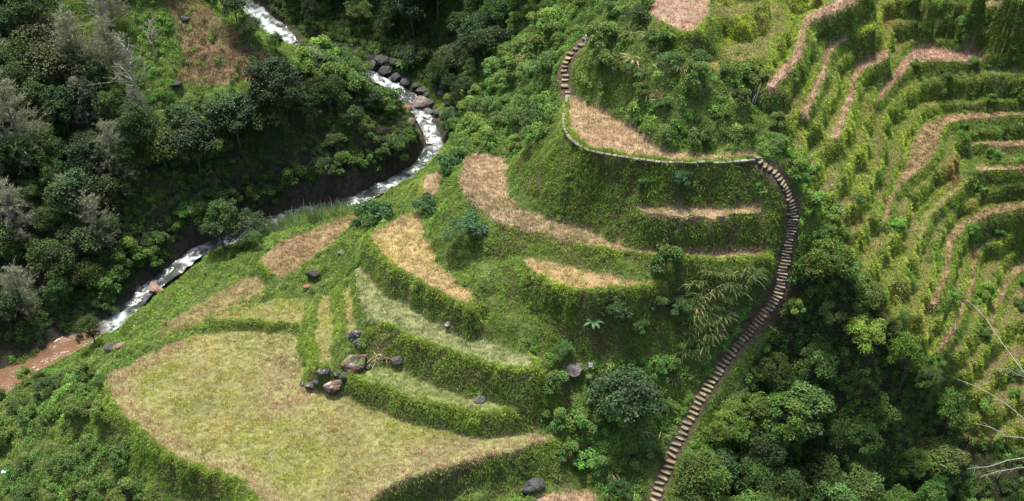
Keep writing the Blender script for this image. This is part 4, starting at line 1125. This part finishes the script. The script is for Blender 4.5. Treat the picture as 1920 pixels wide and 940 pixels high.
# ------------------------------------------------------------------ boulders
def rock_mesh(name, seed, sub=3, moss=None, rust=.0, lichen=.0, base=(.085, .078, .072), flat=.75, rough=.35):
    import bmesh
    bm = bmesh.new(); bmesh.ops.create_icosphere(bm, subdivisions=sub, radius=1.0)
    v = np.array([p.co[:] for p in bm.verts]); f = [[q.index for q in a.verts] for a in bm.faces]; bm.free()
    r = np.random.default_rng(seed)
    for _ in range(9):                                        # planes chopped off a lump
        n = unit(r.normal(size=3)); d = r.uniform(.62, .92)
        h = v @ n; v = v - np.maximum(h - d, 0)[:, None] * n
    k = fbm(v[:, 0] * 1.7 + seed, v[:, 1] * 1.7 + v[:, 2] * 1.3, seed, 3)
    v = v * (1 + rough * (k - .5))[:, None]; v[:, 2] *= flat
    c = np.empty((len(v), 3)); c[:] = base
    c *= (.7 + .7 * fbm(v[:, 0] * 4, v[:, 1] * 4 + v[:, 2] * 3, seed + 1))[:, None]
    if rust: c = mixc(c, np.array((.14, .075, .05)), np.clip(fbm(v[:, 0] * 2, v[:, 1] * 2 + v[:, 2], seed + 2, 2) * 5 - 3 + rust * 2, 0, 1))
    if lichen: c = mixc(c, np.array((.48, .46, .42)), np.clip(fbm(v[:, 0] * 3.1, v[:, 1] * 3.1 + v[:, 2] * 3, seed + 3, 2) * 7 - 5.2 + lichen * 2, 0, 1))
    if moss: c = mixc(c, np.array((.12, .19, .03)), np.clip(fbm(v[:, 0] * 1.6, v[:, 1] * 1.6, seed + 4, 2) * 5 - 3 + moss * 2, 0, 1) * (v[:, 2] > .2))
    lp = np.array(f).ravel()
    return mesh_from(name, v, np.full(len(f), 3), lp, c, False)

def boulder(px, py, size, label, seed, rot=0., sink=.3, tilt=(0, 0), **kw):
    x, y, z = ground_hit(px, py)
    sz = np.array(size)
    o = link('boulder', rock_mesh('boulder', seed, **kw), M_ROCK, None, label=label, category='boulder')
    o.scale = tuple(sz); o.location = (x, y, z + sz[2] * (1 - sink) * .5); o.rotation_euler = (tilt[0], tilt[1], rot)
    return o
boulder(664, 688, (1.35, 1.15, 1.3), 'big split rust-brown boulder with a moss cap and a white crack', 11, .2, moss=.25, rust=.5, lichen=.3, rough=.6, base=(.07, .06, .055), sink=.2)
boulder(628, 732, (1.0, .8, .8), 'rust-brown boulder with white lichen streaks at the edge of the wide paddy', 12, .5, rust=.45, lichen=.4, rough=.6, base=(.07, .06, .055), sink=.2)
boulder(583, 728, (.6, .5, .5), 'grey stone left of the lichen-streaked boulder, partly in straw', 13, .2, lichen=.3)
boulder(604, 704, (.5, .5, .45), 'small dark stone between the upright green strip and the lichen-streaked boulder', 14, .9, lichen=.2)
boulder(665, 632, (.7, .6, .65), 'dark stone just above the big split boulder', 15, .4, base=(.06, .06, .06), lichen=.15)
boulder(745, 682, (.75, .6, .6), 'dark round stone right of the big split boulder', 16, .1, base=(.06, .06, .065))
boulder(840, 611, (.42, .4, .38), 'small pale stone on the lip below the golden paddy', 17, .3, lichen=.4, base=(.12, .11, .10))
boulder(1078, 700, (.82, .78, .85), 'smooth round grey boulder left of the blue-green tree', 18, 0, sub=4, rough=.2, base=(.14, .12, .115), sink=.1)
boulder(1106, 690, (.55, .5, .55), 'black boulder with a white patch beside the round grey one', 19, .6, base=(.04, .04, .04), lichen=.5, sink=.1)
boulder(1104, 714, (.42, .42, .6), 'mossy upright stone under the black and white boulder', 20, .6, base=(.16, .15, .09), moss=.3, sink=.1)
boulder(1000, 918, (1.15, .8, .95), 'large dark boulder at the bottom edge under the grassy bank', 21, .3, base=(.055, .055, .055), sink=.2)
boulder(900, 752, (.6, .45, .45), 'pale grey stone at the right end of the slim green paddy', 22, .3, base=(.12, .12, .115), sink=.3)
boulder(882, 762, (.3, .25, .2), 'tiny brown stone beside the pale grey stone on the slim green paddy', 23, .3, base=(.2, .13, .1))
boulder(208, 654, (.8, .6, .55), 'dark stone between the rapids and the wide paddy', 24, .3, base=(.07, .055, .055))
boulder(226, 650, (.7, .5, .35), 'pink-brown flat stone near the rapids, beside a dark one', 25, .7, base=(.2, .12, .10))
boulder(1084, 778, (.4, .4, .35), 'small grey stone in the herbs below the blue-green tree', 26, .7, base=(.16, .16, .17))
boulder(332, 165, (.9, .7, .5), 'black rock outcrop below the brown clearing', 27, .3, base=(.04, .04, .04))
boulder(348, 38, (.7, .6, .4), 'black rock at the top of the brown clearing', 28, .3, base=(.05, .05, .05))
boulder(588, 520, (.9, .6, .6), 'dark hollow rock between the brown pointed paddy and the narrow strips', 29, .1, base=(.045, .04, .035))
boulder(578, 540, (.6, .35, .3), 'reddish earth-stained stone by the dark hollow rock', 30, .1, base=(.25, .11, .07))
boulder(640, 478, (.4, .4, .35), 'small grey stone above the grassy corner of the golden paddy', 31, .1, base=(.15, .15, .15))
for j, (px, py, r_, lb) in enumerate([(596,722,.42,'dark rubble stone between the grey stone and the lichen-streaked boulder'), (612,700,.4,'black rubble stone above the lichen-streaked boulder'), (646,706,.45,'dark rubble stone between the two rust-brown boulders'), (640,722,.35,'small black rubble stone at the right foot of the lichen-streaked boulder'), (652,694,.4,'black rubble stone at the left foot of the big split boulder'), (690,690,.38,'dark rubble stone at the right foot of the big split boulder'), (568,722,.3,'outermost small rubble stone in the pink straw'), (630,704,.38,'mottled rubble stone just left of the big split boulder'), (670,645,.42,'dark rubble stone touching the top of the big split boulder')]):
    boulder(px, py, (r_ * 1.1, r_, r_ * .95), lb, 90 + j, j * .9, base=(.06, .055, .05), lichen=.22, sink=.35)
RB = [(730,172,.5,(.05,.05,.05),'small black stone on the left shore of the rapids'), (752,178,.45,(.06,.06,.06),'small wet stone upstream of the rust-red boulder'), (778,200,.5,(.05,.05,.05),'wet black stone touching the big river boulder'), (782,226,.5,(.08,.07,.07),'brownish stone in the narrows'), (808,196,.6,(.07,.07,.07),'dark stone behind the big river boulder'), (820,214,.6,(.09,.08,.08),'greyish stone at the right shore of the narrows'), (800,182,.5,(.06,.06,.06),'black stone between big boulder and far shore'), (790,200,1.3,(.17,.14,.13),'big pink-grey boulder standing in the middle of the river'), (762,208,.9,(.22,.10,.07),'rust-red boulder left of the big river boulder'), (803,214,.7,(.13,.12,.12),'grey boulder right of the big river boulder'), (772,186,.8,(.07,.07,.075),'black boulder above the big river boulder'), (760,195,.6,(.08,.08,.085),'small black boulder above the rust-red one'),
      (790,176,.7,(.06,.06,.06),'dark boulder upstream of the big river boulder'), (742,150,.9,(.05,.05,.055),'black boulder at the head of the rapids'), (722,138,1.0,(.05,.05,.05),'black boulder on the far side of the rapids'), (700,128,1.0,(.055,.05,.05),'dark boulder at the top of the rapids'), (760,160,.8,(.06,.055,.055),'dark boulder on the far shore of the rapids'),
      (780,166,.7,(.05,.05,.05),'dark boulder below the bright tree fern'), (856,190,.8,(.10,.08,.08),'brown boulder at the foot of the knoll'), (842,196,.7,(.07,.07,.07),'dark boulder beside the brown one at the foot of the knoll'), (770,232,.7,(.14,.11,.09),'brown boulder at the river narrows'), (796,228,.5,(.05,.05,.05),'black stone in the white narrows'),
      (815,232,.6,(.06,.06,.06),'black stone at the top of the white fall'), (292,548,1.0,(.26,.17,.13),'smooth pinkish boulder beside the lower rapid'), (716,120,1.1,(.045,.045,.045),'black boulder leaning on the far bank'), (742,124,.8,(.05,.05,.05),'dark stone under the far bank trees'), (690,150,.5,(.1,.1,.1),'grey stone in the white water upstream'),
      (735,152,.5,(.09,.09,.09),'stone splitting the white water'), (836,160,.8,(.11,.11,.12),'grey boulder in the side stream'), (828,178,.6,(.09,.09,.1),'dark wet stone in the side stream'), (385,478,.7,(.08,.08,.085),'dark wet rock beside the small rapids'), (232,588,.6,(.06,.06,.06),'black rock above the lowest rapid'), (262,548,.7,(.05,.05,.05),'black rock upstream of the lowest rapid')]
for j, (px, py, s_, c_, lb) in enumerate(RB):
    boulder(px, py, (s_ * 1.05, s_ * .95, s_ * .9), lb, 50 + j, rng.uniform(0, 3), base=c_, sink=.2)

# black stump with pale splinters at the head of the pink ledge
x, y, z = ground_hit(1408, 196)
e = link('stump', None); e.location = (x, y, z); e['label'] = 'black splintered stump with white edges at the foot of the pink ledge'; e['category'] = 'stump'
s = Soup()
for a, hh, dx in [(-.25, 1.5, 0), (-.05, 1.9, .12), (.2, 2.3, .3), (.35, 1.2, .5), (-.4, 1.0, -.2)]:
    s.tube([(a, 0, -.3), (a + dx * .4, .05, hh * .5), (a + dx, 0, hh)], [.14, .10, .03], 5, (.03, .03, .03))
link('charred_wood', s.mesh('charred_wood'), material('charred_wood', .9), e)
s = Soup()
for a, hh, dx in [(-.33, 1.2, 0), (.3, 2.25, .35), (.05, 1.2, .3)]:
    s.tube([(a, -.12, .1), (a + dx * .4, -.1, hh * .5), (a + dx, -.04, hh)], [.03, .035, .012], 4, (.7, .7, .66))
link('splinter', s.mesh('splinter'), material('bleached_wood', .8), e)

# banana plant
def banana(px, py, s0, label):
    x, y, z = ground_hit(px, py)
    e = link('banana_plant', None); e.location = (x, y, z - .1); e.scale = (s0,) * 3; e['label'] = label; e['category'] = 'plant'
    s = Soup(); s.tube([(0, 0, -.2), (.02, 0, .5), (0, .03, 1.0)], [.12, .1, .07], 6, (.14, .18, .06)); link('stem', s.mesh('stem'), M_LEAF, e)
    for i in range(8):
        az = i * 2.4 + .4; t = np.linspace(0, 1, 9); L = 1.7 + .3 * rng.random()
        P = np.stack([np.cos(az) * L * t * .8, np.sin(az) * L * t * .8, .9 + L * (.62 * t - .6 * t * t)], 1)
        D = unit(np.gradient(P, axis=0)); S = unit(np.cross(D, [0, 0, 1.0])); w = .23 * np.sin(np.pi * np.clip(t * .9 + .08, 0, 1)) ** .6
        V = np.stack([P - S * w[:, None] - [0, 0, .05], P, P + S * w[:, None] - [0, 0, .05]], 1).reshape(-1, 3)
        q = []
        for r in range(8):
            for c in range(2): q += [r * 3 + c, r * 3 + c + 1, r * 3 + c + 4, r * 3 + c + 3]
        s = Soup(); s.add(V, [4] * 16, q, jitter((.06, .13, .05), 1, .1)[0]); link('leaf', s.mesh('leaf', True), M_LEAF, e)
banana(1112, 622, .72, 'blue-green banana plant on the slope above the round grey boulder')

# dead pale branches reaching in from the right, and other fallen wood
def deadwood(pts, r0, label, kids=(), kind='dead_branch', side=6):
    """pts in photograph spots with a height above the ground there"""
    def w3(p):
        x, y = unproject(p[0], p[1], p[2]); return (float(x), float(y), p[2])
    e = None; s = Soup(); P = np.array([w3(p) for p in pts]); org = P[-1].copy()
    t = np.linspace(0, len(P) - 1, len(P) * 4)
    Q = np.stack([np.interp(t, range(len(P)), P[:, i]) for i in range(3)], 1) + np.array([np.sin(t * 2.1), np.cos(t * 1.7), np.sin(t * 2.9)]).T * .05
    s.tube(Q - org, np.linspace(.02, r0 * .48, len(Q)), side, (.38, .36, .30))
    for _ in range(15):
        k = rng.integers(2, len(Q) - 1); d = (Q[k - 1] - Q[k]) ; d = unit(d + rng.normal(size=3) * .6 * np.linalg.norm(d)) * rng.uniform(.5, 1.4)
        s.tube(np.array([Q[k], Q[k] + d * .5 + rng.normal(size=3) * .05, Q[k] + d]) - org, [.016, .010, .004], 4, (.36, .34, .28))
    o = link(kind, s.mesh(kind, True), material('bleached_branch', .8, bump=.2, bscale=8), None, label=label, category='branch', group='dead pale branches at the right edge'); o.location = tuple(org)
GZ = lambda px, py, up: ground_hit(px, py)[2] + up
deadwood([(1812, 562, GZ(1812, 562, 2.6)), (1850, 600, GZ(1812, 562, 2.2)), (1885, 650, GZ(1812, 562, 1.4)), (1920, 700, GZ(1812, 562, .2)), (1945, 745, GZ(1812, 562, -1.5))], .10, 'dead pale branch slanting to the right edge, uppermost and longest')
deadwood([(1795, 712, GZ(1795, 712, 2.4)), (1850, 735, GZ(1795, 712, 2.2)), (1885, 755, GZ(1795, 712, 1.8)), (1915, 782, GZ(1795, 712, 1.0)), (1950, 810, GZ(1795, 712, 0))], .09, 'dead pale branch in the middle, below the longest one')
deadwood([(1858, 694, GZ(1858, 694, 2.2)), (1890, 692, GZ(1858, 694, 2.0)), (1920, 706, GZ(1858, 694, 1.5)), (1950, 720, GZ(1858, 694, 1.0))], .05, 'thin dead pale twig lying level between two longer branches')
deadwood([(1830, 795, GZ(1830, 795, 1.8)), (1865, 805, GZ(1830, 795, 1.6)), (1890, 818, GZ(1830, 795, 1.2)), (1950, 824, GZ(1830, 795, .8))], .06, 'short dead pale branch above the heap at the lower right')
deadwood([(1812, 880, GZ(1812, 880, 1.6)), (1850, 876, GZ(1812, 880, 1.6)), (1890, 862, GZ(1812, 880, 1.4)), (1955, 856, GZ(1812, 880, 1.2))], .10, 'dead pale branch on the lower right heap, upper one')
deadwood([(1838, 896, GZ(1838, 896, 1.4)), (1870, 884, GZ(1838, 896, 1.4)), (1910, 876, GZ(1838, 896, 1.2)), (1955, 878, GZ(1838, 896, 1.0))], .08, 'dead pale branch on the lower right heap, lower one')
# dry maize-like stalks beside the big boulder
x, y, z = ground_hit(716, 672)
o = place('dry_stalks', reed_mesh('dry_stalks', 46, 1.7, .07, (.50, .44, .22), .7, .55, .5, 4, .3), x, y, z, 1, 0, (1, 1, 1), 'pale dry stalks leaning beside the big split boulder', 'plant', None, (M_STRAW,))
# scrap of turquoise cloth at the left edge
x, y, z = ground_hit(9, 889)
s = Soup(); n = 6
g = np.stack(np.meshgrid(np.linspace(-.22, .22, n), np.linspace(-.15, .15, n)), -1).reshape(-1, 2)
V = np.stack([g[:, 0], g[:, 1], .12 + .12 * fbm(g[:, 0] * 9, g[:, 1] * 9, 3)], 1)
q = []
for r in range(n - 1):
    for c in range(n - 1): q += [r * n + c, r * n + c + 1, r * n + n + c + 1, r * n + n + c]
s.add(V, [4] * ((n - 1) ** 2), q, (.35, .72, .68))
o = link('cloth_scrap', s.mesh('cloth_scrap', True), material('turquoise_cloth', .8), None, label='scrap of turquoise cloth lying on the bank at the left edge', category='cloth'); o.location = (x, y, z + .15)
